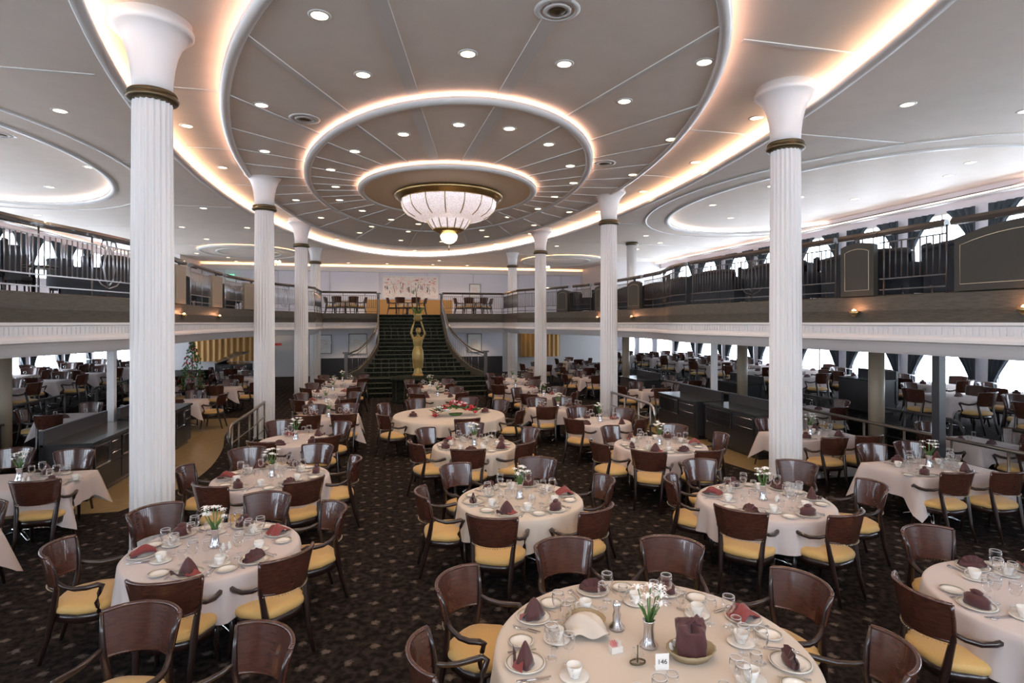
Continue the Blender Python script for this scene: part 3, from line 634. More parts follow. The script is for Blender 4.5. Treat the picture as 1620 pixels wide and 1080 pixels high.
for y0, y1, l, lm in ((15.3, 16.1, 'first', 'the first tan pier'), (18.4, 19.6, 'second', 'the second tan pier'), (21.8, 22.9, 'third', None)):
    pier(cut(LS, y0-.15, y1+.15) if 0 else [min(LS, key=lambda p: abs(p[1]-y0)), min(LS, key=lambda p: abs(p[1]-y1))], 'tan square pier with gold line, %s on the left-side balcony' % l, 'tan_panel', 0.0, lm)
def at_y(path, y):
    for a, b in zip(path, path[1:]):
        if a[1] <= y <= b[1]: q = (y-a[1])/(b[1]-a[1]); return (a[0]+(b[0]-a[0])*q, y)
for y0, y1, l, lm in ((4.9, 6.85, 'widest dark arched pier closest to the camera on the right-side balcony', 'the widest arched pier'), (8.2, 8.85, 'dark arched pier with gold line beside the closest right-side column', 'the arched pier beside the closest column'), (17.5, 18.5, 'dark arched pier halfway along the right-side balcony', 'the pier halfway along'), (20.5, 21.2, 'dark arched pier seen beside the second right-side column', 'the pier beside the second column'), (23.2, 23.95, 'dark arched pier farthest along the right-side balcony', None)):
    pier([at_y(RS, y0), at_y(RS, y1)], l, 'pier_wood', .16, lm)
# ------------------------------------------------------------------ lower brass guard rails
def guard(pts, label, z=.95, base=0.0, metal='rail_metal', curl=True):
    x0, y0 = pts[0]; L = [(x-x0, y-y0) for x, y in pts]; t = thing('guard_rail', label, 'railing', (x0, y0, base), 0, 'guard rails on the dining floor')
    path = [(x, y, z) for x, y in L]; path2 = [(x, y, z*.62) for x, y in L]
    if curl:
        d = Vector((L[-1][0]-L[-2][0], L[-1][1]-L[-2][1], 0)).normalized(); e = Vector((*L[-1], 0))
        path += [tuple(e+d*.16+Vector((0, 0, z-.05))), tuple(e+d*.26+Vector((0, 0, z-.2))), tuple(e+d*.26+Vector((0, 0, z-.35))), tuple(e+d*.16+Vector((0, 0, z-.48))), tuple(e+Vector((0, 0, z-.50)))]
    mb = MB(); mb.tube(path, .032, metal, 8); obj('top_tube', mb, t)
    mb = MB(); mb.tube(path2, .014, metal, 6); mb.tube([(x, y, z*.3) for x, y in L], .014, metal, 6); obj('lower_tube', mb, t)
    for p in dens(L, .9)+[L[-1]]:
        mb = MB(); mb.tube([(p[0], p[1], 0), (p[0], p[1], z)], .022, metal, 6); obj('post', mb, t)
guard([(9.35, 18.6), (9.35, 13), (9.35, 8), (9.35, 4.6)], 'long straight metal guard rail behind the right-side square tables', curl=False, metal='rail_bronze')
guard([(-5.75, 4.4), (-5.75, 7.5), (-5.75, 10.3)], 'straight metal guard rail behind the left-side square tables', curl=False, metal='rail_bronze')
guard([(6.35, 15.2), (6.35, 13.9), (6.3, 12.7)], 'curled metal guard rail in front of the second right-side column')
guard([(-2.75, 15.2), (-2.72, 13.6), (-2.75, 12.0)], 'curled bronze guard rail in front of the second left-side column', metal='rail_bronze')
for j, (a, b) in enumerate(((6.2, 8.4), (9.6, 11.6), (12.8, 15.2), (16.6, 19.4), (21, 24))):
    guard([(RXP-.1, b), (RXP-.1, (a+b)/2), (RXP-.1, a)], 'curled metal guard rail at the raised right-side floor, %s from the camera' % ORD[j], .9, .0, 'rail_dark')
for j, (a, b) in enumerate(((11.5, 13.6), (15.6, 18.4), (20.2, 23.0))):
    guard([(LXP+.1, b), (LXP+.1, (a+b)/2), (LXP+.1, a)], 'curled metal guard rail at the raised left-side floor, %s from the camera' % ORD[j], .9, .0, 'rail_dark')
# ------------------------------------------------------------------ service cabinets
def cabinet(x, y, L, sg, label, base=0.0, h=.95, parts=True):   # front faces sg*x, length along y
    t = thing('service_cabinet', label, 'cabinet', (x, y, base), 0 if sg > 0 else pi, 'service cabinets along the aisles')
    mb = MB(); mb.bbox((-.68, -L/2, .10), (0, L/2, h-.04), 'cabinet_dark'); mb.bbox((-.62, -L/2+.03, 0.001), (-.06, L/2-.03, .10), 'black'); obj('body', mb, t)
    mb = MB(); mb.bbox((-.70, -L/2-.02, h-.04), (.04, L/2+.02, h), 'counter_dark'); obj('worktop', mb, t)
    mb = MB(); mb.bbox((-.72, -L/2-.02, .3), (-.66, L/2+.02, h+.22), 'cabinet_dark'); obj('back_panel', mb, t)
    if not parts: return t
    n = max(1, int(L/1.1))
    for q in range(n):
        y0 = -L/2+.06+q*(L-.12)/n; w = (L-.12)/n
        d = MB(); d.bbox((.0, y0+.03, .50), (.018, y0+w*.55, h-.08), 'black'); dd = obj('glass_door', d, t)
        d = MB(); d.tube([(.022, y0+.04, .51), (.022, y0+w*.54, .51), (.022, y0+w*.54, h-.09), (.022, y0+.04, h-.09)], .015, 'chrome', 4, False, True); obj('door_frame', d, dd)
        for z0, z1 in ((h-.26, h-.08), (.50, h-.28)):
            d = MB(); d.bbox((.0, y0+w*.58, z0), (.02, y0+w-.03, z1), 'cabinet_dark'); dr = obj('drawer', d, t)
            d = MB(); d.tube([(.03, y0+w*.62, z1-.04), (.03, y0+w-.08, z1-.04)], .009, 'chrome', 5); obj('handle', d, dr)
        d = MB(); d.bbox((.0, y0+.03, .13), (.015, y0+w-.03, .47), 'cabinet_dark'); obj('door', d, t)
    return t
cabinet(-4.55, 11.75, 2.2, 1, 'long dark service cabinet behind the closest left-side column')
cabinet(-4.45, 14.3, 2.2, 1, 'dark service cabinet farther down the left-side wood aisle')
cabinet(7.75, 11.7, 2.0, -1, 'dark service cabinet with glass doors beside the closest right-side column')
cabinet(7.65, 13.9, 2.0, -1, 'second dark service cabinet along the right-side wood aisle')
cabinet(-6.9, 11.6, 2.2, 1, 'plain dark cabinet at the tan column on the left-side', 0, 1.0, False)
cabinet(12.5, 13.1, 1.2, -1, 'greenish dark cabinet standing on the raised right-side floor', .45, .95, False)
cabinet(10.9, 16.6, 1.6, -1, 'small dark cabinet beside the far tan column on the right-side', 0, 1.0, False)
cabinet(8.6, 18.9, 1.7, -1, 'dark cabinet standing behind the second right-side column', 0, .95, False)
# ------------------------------------------------------------------ chairs
def seat_outline(n, s):
    out = []
    for q in range(n):
        a = 2*pi*q/n; c, s_ = cos(a), sin(a)
        x = .262*abs(c)**.62*(1 if c >= 0 else -1); y = .245*abs(s_)**.62*(1 if s_ >= 0 else -1)
        x *= 1+.10*(y/.245) if y < 0 else 1.10-.0*y; out.append((x*s, y*s+.0))
    return out
def seat_mb(mat='seat_yellow', n=28):
    mb = MB(); lv = [(.93, .415), (1.0, .425), (1.015, .45), (.99, .475), (.90, .492), (.6, .50), (.0001, .502)]
    vs = [(x, y, z) for s_, z in lv for x, y in seat_outline(n, s_)]
    fs = [(j*n+i_, j*n+(i_+1) % n, (j+1)*n+(i_+1) % n, (j+1)*n+i_) for j in range(len(lv)-1) for i_ in range(n)]
    return mb.add(vs, fs, mat, True)
def rail_mb(n=28, mb=None):
    mb = mb or MB(); lv = [(.90, .345), (.97, .345), (.97, .42), (.90, .42)]
    vs = [(x, y, z) for s_, z in lv for x, y in seat_outline(n, s_)]
    fs = [(j*n+i_, j*n+(i_+1) % n, (j+1)*n+(i_+1) % n, (j+1)*n+i_) for j in range(3) for i_ in range(n)]
    return mb.add(vs, fs, 'dark_leg', True)
def back_pt(u, v):            # u -1..1 across, v 0..1 up
    w = .232+.040*v; x = w*sin(u*1.02)/sin(1.02); y = -.30-.055*v+.135*(1-cos(u*1.02))/(1-cos(1.02))*1.0
    return x, y, .635+.285*v+.012*(1-u*u)*v
def backrest_mb(nu=14, nv=4, mb=None):
    mb = mb or MB(); th = .012
    F = lambda u, v: (lambda p: (p[0], p[1]+th, p[2]))(back_pt(2*u-1, v)); Bk = lambda u, v: (lambda p: (p[0], p[1]-th, p[2]))(back_pt(2*u-1, v))
    mb.grid(F, nu, nv, 'mahogany'); mb.grid(Bk, nu, nv, 'mahogany')
    top = [back_pt(2*q/nu-1, 1) for q in range(nu+1)]
    mb.tube(top, .016, 'mahogany', 6)
    mb.tube([back_pt(2*q/nu-1, 0) for q in range(nu+1)], .013, 'mahogany', 5)
    for u in (-1, 1): mb.tube([back_pt(u, q/4) for q in range(5)], .015, 'mahogany', 5)
    return mb
def post_mb(s_, mb=None): return (mb or MB()).tube([(s_*.205, -.31, 0), (s_*.195, -.25, .22), (s_*.205, -.21, .42), (s_*.215, -.185, .56), (s_*.228, -.172, .66), (s_*.245, -.185, .80), (s_*.266, -.212, .91)], [.016, .022, .030, .026, .022, .016, .011], 'dark_leg', 6)
def fleg_mb(s_, mb=None): return (mb or MB()).tube([(s_*.245, .235, 0), (s_*.232, .205, .2), (s_*.235, .20, .40)], [.016, .022, .030], 'dark_leg', 6)
def arm_mb(s_, mb=None): return (mb or MB()).tube([(s_*.230, -.175, .70), (s_*.262, -.11, .665), (s_*.290, -.02, .645), (s_*.303, .07, .650), (s_*.298, .15, .665), (s_*.285, .18, .652), (s_*.265, .15, .58), (s_*.262, .13, .50), (s_*.255, .15, .41)], [.016, .019, .021, .023, .024, .022, .019, .019, .022], 'dark_leg', 6)
def make_chair():
    t = thing('dining_armchair', 'x', 'chair')
    obj('seat', seat_mb(), t); obj('seat_rail', rail_mb(), t); obj('backrest', backrest_mb(), t)
    mb = MB()
    for q in range(22): p = back_pt((q-10.5)/11.2, 0); mb.ball((p[0], p[1]-.016, p[2]-.016), .0065, 'gold_line', 5)
    obj('nail_trim', mb, t)
    for s_ in (-1, 1): obj('leg', post_mb(s_), t); obj('leg', fleg_mb(s_), t); obj('arm', arm_mb(s_), t)
    return t
def make_chair_small():
    mb = MB(); m2 = seat_mb(n=14)
    mb.add(m2.v, m2.f, 'seat_yellow', True); rail_mb(14, mb); backrest_mb(6, 1, mb)
    for s_ in (-1, 1): post_mb(s_, mb); fleg_mb(s_, mb); arm_mb(s_, mb)
    return tag(obj('dining_armchair', mb), 'x', 'chair')
def make_lounge():
    t = thing('upholstered_chair', 'x', 'chair')
    mb = MB(); mb.grid(lambda u, v: (.27*sin((2*u-1)*1.2)/sin(1.2), -.28+.14*(1-cos((2*u-1)*1.2)), .40+.62*v), 10, 4, 'upholstery'); mb.grid(lambda u, v: (.24*sin((2*u-1)*1.2)/sin(1.2), -.22+.12*(1-cos((2*u-1)*1.2)), .40+.62*v), 10, 4, 'upholstery'); mb.tube([(.255*sin((2*q/10-1)*1.2)/sin(1.2), -.25+.13*(1-cos((2*q/10-1)*1.2)), 1.02) for q in range(11)], .035, 'upholstery', 6); obj('backrest', mb, t)
    mb = MB(); m2 = seat_mb('upholstery', 16); mb.add(m2.v, m2.f, 'upholstery', True); obj('seat', mb, t)
    for a, b in ((-1, -1), (1, -1), (1, 1), (-1, 1)): mb = MB(); mb.tube([(a*.2, b*.2, 0), (a*.19, b*.18, .42)], [.014, .02], 'dark_leg', 5); obj('leg', mb, t)
    return t
# ------------------------------------------------------------------ tables and cloths
def cloth_round(r, drop=.40, mat='cloth', seed=0, folds=17):
    rnd = random.Random(seed); ph = rnd.random()*6; n = 136; prof = [(1e-4, .757), (r*.5, .757), (r*.97, .757), (r*.995, .752), (r+.008, .738)]
    vs = []; lv = len(prof)
    for q, z in prof: vs += [(q*cos(2*pi*i_/n), q*sin(2*pi*i_/n), z) for i_ in range(n)]
    K = 6
    for j in range(1, K+1):
        t_ = j/K
        for i_ in range(n):
            a = 2*pi*i_/n; f = sin(folds*a+ph+.6*sin(3*a))*.5+.35*sin(folds*1.7*a+ph*2)*.5
            rr = r+.010+.030*t_+.065*f*t_**1.1; z = .738-(drop+.02*sin(5*a+ph))*t_; vs.append((rr*cos(a), rr*sin(a), z))
    L = lv+K; fs = [(j*n+i_, j*n+(i_+1) % n, (j+1)*n+(i_+1) % n, (j+1)*n+i_) for j in range(L-1) for i_ in range(n)]
    return MB().add(vs, fs, mat, True)
def cloth_square(lx, ly, drop=.32, mat='cloth_pink', seed=0):
    n = 24; hx, hy = lx/2, ly/2; per = []
    for (ax, ay), (bx, by) in (((-hx, -hy), (hx, -hy)), ((hx, -hy), (hx, hy)), ((hx, hy), (-hx, hy)), ((-hx, hy), (-hx, -hy))):
        for q in range(n): per.append((ax+(bx-ax)*q/n, ay+(by-ay)*q/n, q/n))
    N_ = len(per); vs = []; lv = [(.0001, .757, 0), (.5, .757, 0), (.985, .757, 0), (1.0, .75, 0)]
    for s_, z, _ in lv: vs += [(x*s_, y*s_, z) for x, y, q in per]
    K = 5
    for j in range(1, K+1):
        t_ = j/K
        for k_, (x, y, q) in enumerate(per):
            cn = max(0, 1-min(q, 1-q)*4.5)      # near a corner the cloth hangs lower and flares
            d = drop*(1+.75*cn**1.3)*t_; l = hypot(x, y); side = k_//n
            nx, ny = ((0, -1), (1, 0), (0, 1), (-1, 0))[side]
            o = .012+.035*t_+.014*t_*sin(q*22+seed)
            fl = .16*cn**1.5*t_; vs.append((x+nx*o+x/l*fl, y+ny*o+y/l*fl, .75-d))
    L = len(lv)+K; fs = [(j*N_+i_, j*N_+(i_+1) % N_, (j+1)*N_+(i_+1) % N_, (j+1)*N_+i_) for j in range(L-1) for i_ in range(N_)]
    return MB().add(vs, fs, mat, True)
def table_base(r, round_, label, loc, lx=0, ly=0, group='dining tables'):
    t = thing('dining_table', label, 'table', loc, 0, group)
    mb = MB()
    if round_: mb.lathe([(r-.03, .722), (r-.01, .735), (r-.02, .748)], 40, 'cabinet_dark')
    else: mb.bbox((-lx/2+.02, -ly/2+.02, .722), (lx/2-.02, ly/2-.02, .748), 'cabinet_dark')
    obj('tabletop', mb, t)
    mb = MB(); mb.lathe([(.045, .06), (.045, .722)], 12, 'black'); obj('pedestal', mb, t)
    mb = MB()
    for q in range(4):
        a = pi/4+q*pi/2; mb.tube([(0, 0, .10), (.2*cos(a), .2*sin(a), .07), (.34*cos(a), .34*sin(a), .022)], [.03, .026, .02], 'chrome', 6)
    obj('foot', mb, t)
    return t
# ------------------------------------------------------------------ tableware
def one(name, cat, fn):
    def mk():
        mb = MB(); fn(mb); return tag(obj(name, mb), 'x', cat)
    return mk
def plate_fn(r): return lambda mb: (mb.lathe([(r*.35, 0), (r*.6, .001), (r*.68, .008), (r, .018), (r, .021), (r*.66, .012), (r*.55, .006), (1e-4, .006)], 32, 'china'), mb.ring([(-.004, .0205), (.001, .0205), (.001, .0225), (-.004, .0225)], (0, 0), r*.93, r*.93, 32, 'gold_line'))
def saucer_fn(mb): mb.lathe([(.03, 0), (.045, .001), (.075, .012), (.075, .015), (.045, .006), (1e-4, .005)], 24, 'china')
def cup_fn(mb):
    mb.lathe([(.022, .0), (.025, .004), (.024, .008), (.034, .03), (.040, .066), (.0375, .066), (.031, .03), (.02, .012), (1e-4, .012)], 24, 'china')
    mb.tube([(.036, 0, .058), (.056, 0, .056), (.06, 0, .038), (.048, 0, .022), (.033, 0, .02)], .0035, 'china', 5)
def wine_fn(k): return lambda mb: (mb.lathe([(.034*k, .0015), (.006, .005), (.0035, .012), (.0035, .082*k), (.012, .090*k), (.034*k, .108*k), (.042*k, .140*k), (.041*k, .165*k), (.037*k, .195*k), (.035*k, .195*k), (.039*k, .165*k), (.040*k, .14*k), (.031*k, .110*k), (1e-4, .094*k)], 18, 'glassware', cap=False), mb.ring([(-.0012, .194*k), (.0008, .194*k), (.0008, .1965*k), (-.0012, .1965*k)], (0, 0), .036*k, .036*k, 18, 'rim_glint'), mb.ring([(-.001, .001), (.001, .001), (.001, .003), (-.001, .003)], (0, 0), .034*k, .034*k, 18, 'rim_glint'))
def tumbler_fn(mb): mb.lathe([(.030, .001), (.006, .006), (.006, .03), (.030, .05), (.038, .09), (.035, .13), (.033, .13), (.036, .09), (.027, .052), (1e-4, .04)], 18, 'glassware', cap=False); mb.ring([(-.0012, .129), (.0008, .129), (.0008, .1315), (-.0012, .1315)], (0, 0), .034, .034, 18, 'rim_glint')
def fork_fn(mb):
    mb.box((0, -.03, .003), (.007, .12, .003), 'silver'); mb.box((0, .05, .003), (.022, .03, .003), 'silver')
    for q in (-1.5, -.5, .5, 1.5): mb.box((q*.006, .08, .003), (.003, .04, .003), 'silver')
def knife_fn(mb): mb.box((0, -.055, .004), (.012, .10, .006), 'silver'); mb.box((.001, .05, .003), (.017, .12, .002), 'silver', 0, .9)
def spoon_fn(mb): mb.box((0, -.02, .003), (.007, .13, .003), 'silver'); mb.ball((0, .065, .004), .019, 'silver', 10, 1, 1.4, .3)
def nap_dome(mb):
    n = 12
    for s_, o in ((1, -.018), (-1, .018)):
        vs = [(0, o*1.6, .0)]
        for q in range(n+1):
            a = pi*q/n; rr = .095+(.006 if q % 2 else 0); vs.append((rr*1.12*cos(a), o*(1-.8*sin(a))+(.007 if q % 2 else -.007)+s_*.002, rr*sin(a)*.98))
        mb.add(vs, [(0, q, q+1) for q in range(1, n+1)], 'napkin', False)
    mb.ball((0, 0, .012), .085, 'napkin', 12, 1.1, .55, .30)
def nap_cone(mb):
    mb.lathe([(.082, .0), (.070, .035), (.050, .08), (.024, .12), (1e-4, .142)], 20, 'napkin', ex=1.0, ey=.7, fl=lambda i_, r, z: 1+.13*sin(i_*1.57)+.10*sin(i_*.8))
    mb.grid(lambda u, v: (-.10+.16*u, -.075-.02*v+.03*u, .006+.05*v*(1-u)+.01*sin(u*12)), 10, 3, 'napkin')
    mb.grid(lambda u, v: (.02+.11*u*(1-v*.5), .0-.07*v, .010+.06*(1-u)*(1-v)), 6, 4, 'napkin_red')
def nap_drape(mb):
    mb.grid(lambda u, v: (-.075+.15*u+.02*sin(v*5), -.09+.20*v, .012+.085*sin(pi*v)*(.65+.35*cos((u-.4)*7))+.012*sin(u*14)), 12, 10, 'napkin_red')
    mb.grid(lambda u, v: (-.06+.12*u, -.10+.06*v, .005+.01*sin(u*9)), 6, 3, 'napkin')
def nap_hat(mb):
    mb.lathe([(.085, .0), (.078, .03), (.082, .055), (.06, .075), (.03, .085), (1e-4, .09)], 18, 'napkin', ex=1.05, ey=.62, fl=lambda i_, r, z: 1+.06*(i_ % 2))
    mb.lathe([(.03, .07), (.045, .10), (.02, .115), (1e-4, .118)], 10, 'napkin', ex=1.0, ey=.5, fl=lambda i_, r, z: 1+.12*(i_ % 2))
NAPS = [('napkin_dome', nap_dome, 'fan-folded burgundy napkin'), ('napkin_cone', nap_cone, 'cone-folded burgundy napkin'), ('napkin_drape', nap_drape, 'loosely draped red napkin'), ('napkin_hat', nap_hat, 'hat-folded burgundy napkin')]
def put(key, name, cat, fn, x, y, z, rz, label, group, sc=None): return first(key, one(name, cat, fn), (x, y, z), rz, label, group, sc)
TZ = .758
def setting(cx, cy, r, a, hr, ph, det, base=0.0, nap=0, sq=None):
    # a = direction from the table centre to the diner
    e = (cos(a), sin(a)); tx = (-sin(a), cos(a)); z = TZ+base
    ex = r if sq is None else sq
    def at(ri, s_): return cx+e[0]*(ex-ri)+tx[0]*s_, cy+e[1]*(ex-ri)+tx[1]*s_
    rz = a+pi/2; L = lambda s_: '%s at %s on the %s' % (s_, hr, ph)
    k, fn, nl = NAPS[nap % 4]
    if det:
        x, y = at(.17, 0); put('plate', 'dinner_plate', 'plate', plate_fn(.128), x, y, z, rz, L('gold-rimmed china plate'), 'dinner plates'); 
        put(k, 'napkin', 'napkin', fn, x, y, z+.013, rz+random.uniform(-.5, .5), L(nl), 'napkins on the tables')
        x, y = at(.20, -.245); put('bplate', 'bread_plate', 'plate', plate_fn(.085), x, y, z, rz, L('small bread plate'), 'bread plates')
        x, y = at(.19, -.150); put('fork', 'fork', 'cutlery', fork_fn, x, y, z, rz+pi, L('silver fork'), 'forks')
        x, y = at(.19, .155); put('knife', 'knife', 'cutlery', knife_fn, x, y, z, rz+pi, L('silver knife'), 'knives')
        x, y = at(.19, .180); put('spoon', 'spoon', 'cutlery', spoon_fn, x, y, z, rz+pi, L('silver spoon'), 'spoons')
        x, y = at(.36 if r < .9 else .43, .19); put('saucer', 'saucer', 'saucer', saucer_fn, x, y, z, rz, L('white saucer'), 'saucers', (1.2, 1.2, 1))
        put('cup', 'coffee_cup', 'cup', cup_fn, x, y, z+.006, rz+random.uniform(-1, 1), L('white coffee cup'), 'coffee cups', (1.22, 1.22, 1.12))
        x, y = at(.35, -.03); put('wine', 'wine_glass', 'glass', wine_fn(1.12), x, y, z, 0, L('clear tall wine glass'), 'wine glasses')
        x, y = at(.44, .05); put('wine2', 'wine_glass', 'glass', wine_fn(.98), x, y, z, 0, L('clear small wine glass'), 'wine glasses')
        x, y = at(.40, -.14); put('tumbler', 'water_goblet', 'glass', tumbler_fn, x, y, z, 0, L('clear footed water goblet'), 'water goblets')
    else:
        x, y = at(.15, 0); put(k, 'napkin', 'napkin', fn, x, y, z, rz, L(nl), 'napkins on the tables')
        x, y = at(.33, .02); put('wine', 'wine_glass', 'glass', wine_fn(1.12), x, y, z, 0, L('clear tall wine glass'), 'wine glasses')
        x, y = at(.37, .13); put('wine2', 'wine_glass', 'glass', wine_fn(.98), x, y, z, 0, L('clear small wine glass'), 'wine glasses')
def make_vase():
    t = thing('flower_vase', 'x', 'vase')
    mb = MB(); mb.lathe([(.045, 0), (.048, .01), (.030, .035), (.026, .10), (.032, .135), (.034, .14), (.028, .138), (.022, .10), (1e-4, .02)], 20, 'silver'); obj('vase', mb, t)
    rnd = random.Random(3)
    for q in range(9):
        a = rnd.random()*6.28; d = rnd.uniform(.02, .085); h = rnd.uniform(.22, .32); p = (d*cos(a), d*sin(a), h)
        mb = MB(); mb.tube([(0, 0, .06), (p[0]*.4, p[1]*.4, .17), p], .0035, 'leaf', 4); s_ = obj('stem', mb, t)
        mb = MB()
        for w in range(6):
            b = w*pi/3; mb.add([p, (p[0]+.026*cos(b-.3), p[1]+.026*sin(b-.3), p[2]+.012), (p[0]+.04*cos(b), p[1]+.04*sin(b), p[2]+.004), (p[0]+.026*cos(b+.3), p[1]+.026*sin(b+.3), p[2]+.012)], [(0, 1, 2, 3)], 'petal_white')
        mb.ball((p[0], p[1], p[2]+.006), .012, 'petal_white', 6); obj('flower', mb, s_)
    for q in range(4):
        a = q*1.6; mb = MB(); p = (.06*cos(a), .06*sin(a), .20); mb.add([(0, 0, .13), (p[0]*.6-.015*sin(a), p[1]*.6+.015*cos(a), .18), p, (p[0]*.6+.015*sin(a), p[1]*.6-.015*cos(a), .18)], [(0, 1, 2, 3)], 'leaf'); obj('leaf', mb, t)
    return t
def sh_fn(mb): mb.lathe([(.018, 0), (.022, .015), (.017, .045), (.012, .055), (.014, .06), (.008, .07), (1e-4, .072)], 14, 'china')
def chairlabel(hr, ph): return 'mahogany yellow-seated armchair at %s by the %s' % (hr, ph)
def do_table(ph, c, r, chairs, det=True, sq=None, small=False, vase=True, base=0.0, backs=None, extra=()):
    """chairs: positions of the middle of each backrest top; settings follow the chairs"""
    cx, cy = c
    if sq is None:
        table_base(r, True, 'round pedestal table hidden under cloth, the '+ph, (cx, cy, base))
        o = obj('tablecloth', cloth_round(r, .34 if r < 1.2 else .26, 'cloth' if 0 < cx < 4 else 'cloth_pink', sum(map(ord, ph)) % 97)); o.location = (cx, cy, base)
        tag(o, 'cream cloth draped over the '+ph, 'tablecloth', 'round tablecloths')
    else:
        table_base(0, False, 'square pedestal table hidden under cloth, the '+ph, (cx, cy, base), sq[0], sq[1])
        o = obj('tablecloth', cloth_square(sq[0], sq[1], .30, 'cloth_pink', 1.3)); o.location = (cx, cy, base); tag(o, 'pale cloth with pointed corners over the '+ph, 'tablecloth', 'square tablecloths')
    dirs = []
    for p in chairs:
        if sq is None: a = atan2(p[1]-cy, p[0]-cx)
        else:
            dx, dy = (p[0]-cx)/sq[0], (p[1]-cy)/sq[1]; a = (0 if dx > 0 else pi) if abs(dx) > abs(dy) else (pi/2 if dy > 0 else -pi/2)
        dirs.append(a)
    ha = hours([atan2(p[1]-cy, p[0]-cx) for p in chairs]+list(extra))
    for j, (p, a) in enumerate(zip(chairs, dirs)):
        d = .34; x, y = p[0]-cos(a)*d, p[1]-sin(a)*d; rr = hypot(x-cx, y-cy)
        if sq is None and rr < r+.05: x, y = cx+cos(a)*(r+.05), cy+sin(a)*(r+.05)
        jit = random.uniform(-.06, .06)
        first('chair_s' if small else 'chair', make_chair_small if small else make_chair, (x, y, base), a+pi/2+jit, chairlabel(ha[j], ph), 'dining armchairs')
    angs = list(dirs)+list(extra)
    for j, a in enumerate(angs):
        if sq is None: setting(cx, cy, r, a, ha[j], ph, det, base, (j*3+len(ph)) % 4)
        else:
            p = chairs[j]
            if abs(sin(a)) > .5: setting(p[0], cy, 0, a, ha[j], ph, det, base, (j*2+3) % 4, sq[1]/2)
            else: setting(cx, p[1], 0, a, ha[j], ph, det, base, (j*2+3) % 4, sq[0]/2)
    if vase:
        first('vase', make_vase, (cx, cy+.03, TZ+base), random.random()*6, 'silver vase of white flowers on the '+ph, 'silver flower vases', (1.25, 1.25, 1.25))
        if det:
            put('salt', 'salt_shaker', 'shaker', sh_fn, cx+.10, cy-.08, TZ+base, 0, 'small white salt shaker beside the vase on the '+ph, 'salt and pepper shakers')
            put('salt', 'pepper_shaker', 'shaker', sh_fn, cx+.145, cy-.05, TZ+base, 0, 'small white pepper shaker beside the vase on the '+ph, 'salt and pepper shakers')
do_table('big front round table', (1.74, 3.50), 1.02, [(0.51, 4.54), (1.59, 5.06), (2.63, 4.84), (3.26, 3.87), (0.18, 3.52), (3.12, 2.86)], extra=(radians(-65), radians(-110)))
do_table('front right-side round table', (5.02, 3.40), .80, [(5.07, 4.39), (3.83, 3.53)], extra=(radians(45), radians(-75)))
do_table('table beside the first left-side column', (-1.53, 5.99), .76, [(-2.4, 6.91), (-2.85, 5.85), (-1.63, 4.88), (-0.68, 5.2), (-1.22, 7.18), (-0.39, 6.53)])
do_table('second centre round table', (1.67, 6.83), .75, [(1.06, 5.72), (0.42, 6.81), (2.32, 5.72), (2.87, 6.89), (2.28, 8.16), (0.97, 8.03)])
do_table('table before the first right-side column', (4.53, 6.12), .77, [(3.68, 5.4), (4.72, 5.12), (3.62, 6.72), (5.99, 5.91), (5.82, 7.11), (4.44, 7.54)])
do_table('second left-side round table', (-1.46, 8.57), .76, [(-0.94, 7.7), (-2.06, 7.64), (-2.66, 8.65), (-2.06, 9.81), (-0.92, 9.84), (-0.27, 8.7)])
do_table('third centre round table', (1.62, 9.98), .72, [(1.31, 8.85), (0.49, 9.62), (0.75, 10.84), (2.43, 9.18), (1.74, 11.31), (2.84, 10.42)])
do_table('second right-side round table', (4.80, 9.30), .79, [(3.99, 8.11), (3.44, 8.95), (5.52, 10.15), (5.93, 9.09), (4.22, 10.24), (5.04, 7.95)])
do_table('square table behind the right-side column', (8.05, 9.5), 0, [(7.66, 8.35), (8.37, 8.35), (7.7, 10.45), (8.4, 10.45)], sq=(1.55, 1.0))
do_table('front right-side square table', (7.95, 6.95), 0, [(7.46, 6.03), (8.16, 5.9), (7.7, 7.87), (8.44, 7.9)], sq=(1.5, 1.0))
do_table('left-side square table with pointed cloth', (-4.75, 9.1), 0, [(-4.21, 8.28), (-4.56, 10.29), (-5.53, 10.61)], sq=(1.5, .95))
do_table('square table at the far front left-side', (-4.62, 6.6), 0, [(-4.25, 7.55), (-4.9, 7.55)], sq=(1.5, 1.0))
D = dict(det=False)
do_table('third left-side round table', (-1.49, 11.19), .62, [(-0.78, 10.45), (-1.99, 12.39), (-0.62, 11.92), (-1.97, 10.19)], **D)
do_table('fourth left-side square table', (-1.12, 13.71), 0, [(-.75, 14.6), (-1.5, 14.6), (-.75, 12.85), (-1.5, 12.85)], sq=(1.3, .9), **D)
do_table('fifth left-side round table', (-1.4, 16.3), .65, [(-.6, 16.9), (-2.1, 16.9), (-.7, 15.5), (-2.1, 15.6)], **D)
do_table('sixth left-side round table', (-1.42, 19.0), .72, [(-.5, 19.5), (-.7, 18.2), (-2.2, 18.3), (-2.2, 19.8)], small=True, **D)
do_table('left-side table by the stairs', (-1.3, 21.8), .72, [(-.5, 22.5), (-.5, 21.1), (-2.1, 21.1), (-2.1, 22.6)], small=True, **D)
do_table('third right-side round table', (4.67, 11.78), .65, [(3.84, 11.25), (4.40, 12.75), (5.55, 12.3), (5.35, 10.95)], **D)
do_table('fourth right-side square table', (4.34, 13.75), 0, [(4.0, 14.65), (4.7, 14.65), (3.85, 12.95), (4.75, 12.95)], sq=(1.3, .9), **D)
do_table('fifth right-side round table', (4.67, 16.2), .65, [(3.95, 15.4), (3.9, 16.9), (5.4, 16.9), (5.5, 15.6)], **D)
do_table('sixth right-side round table', (4.4, 18.6), .72, [(3.6, 19.3), (3.6, 17.9), (5.3, 18.0), (5.3, 19.3)], small=True, **D)
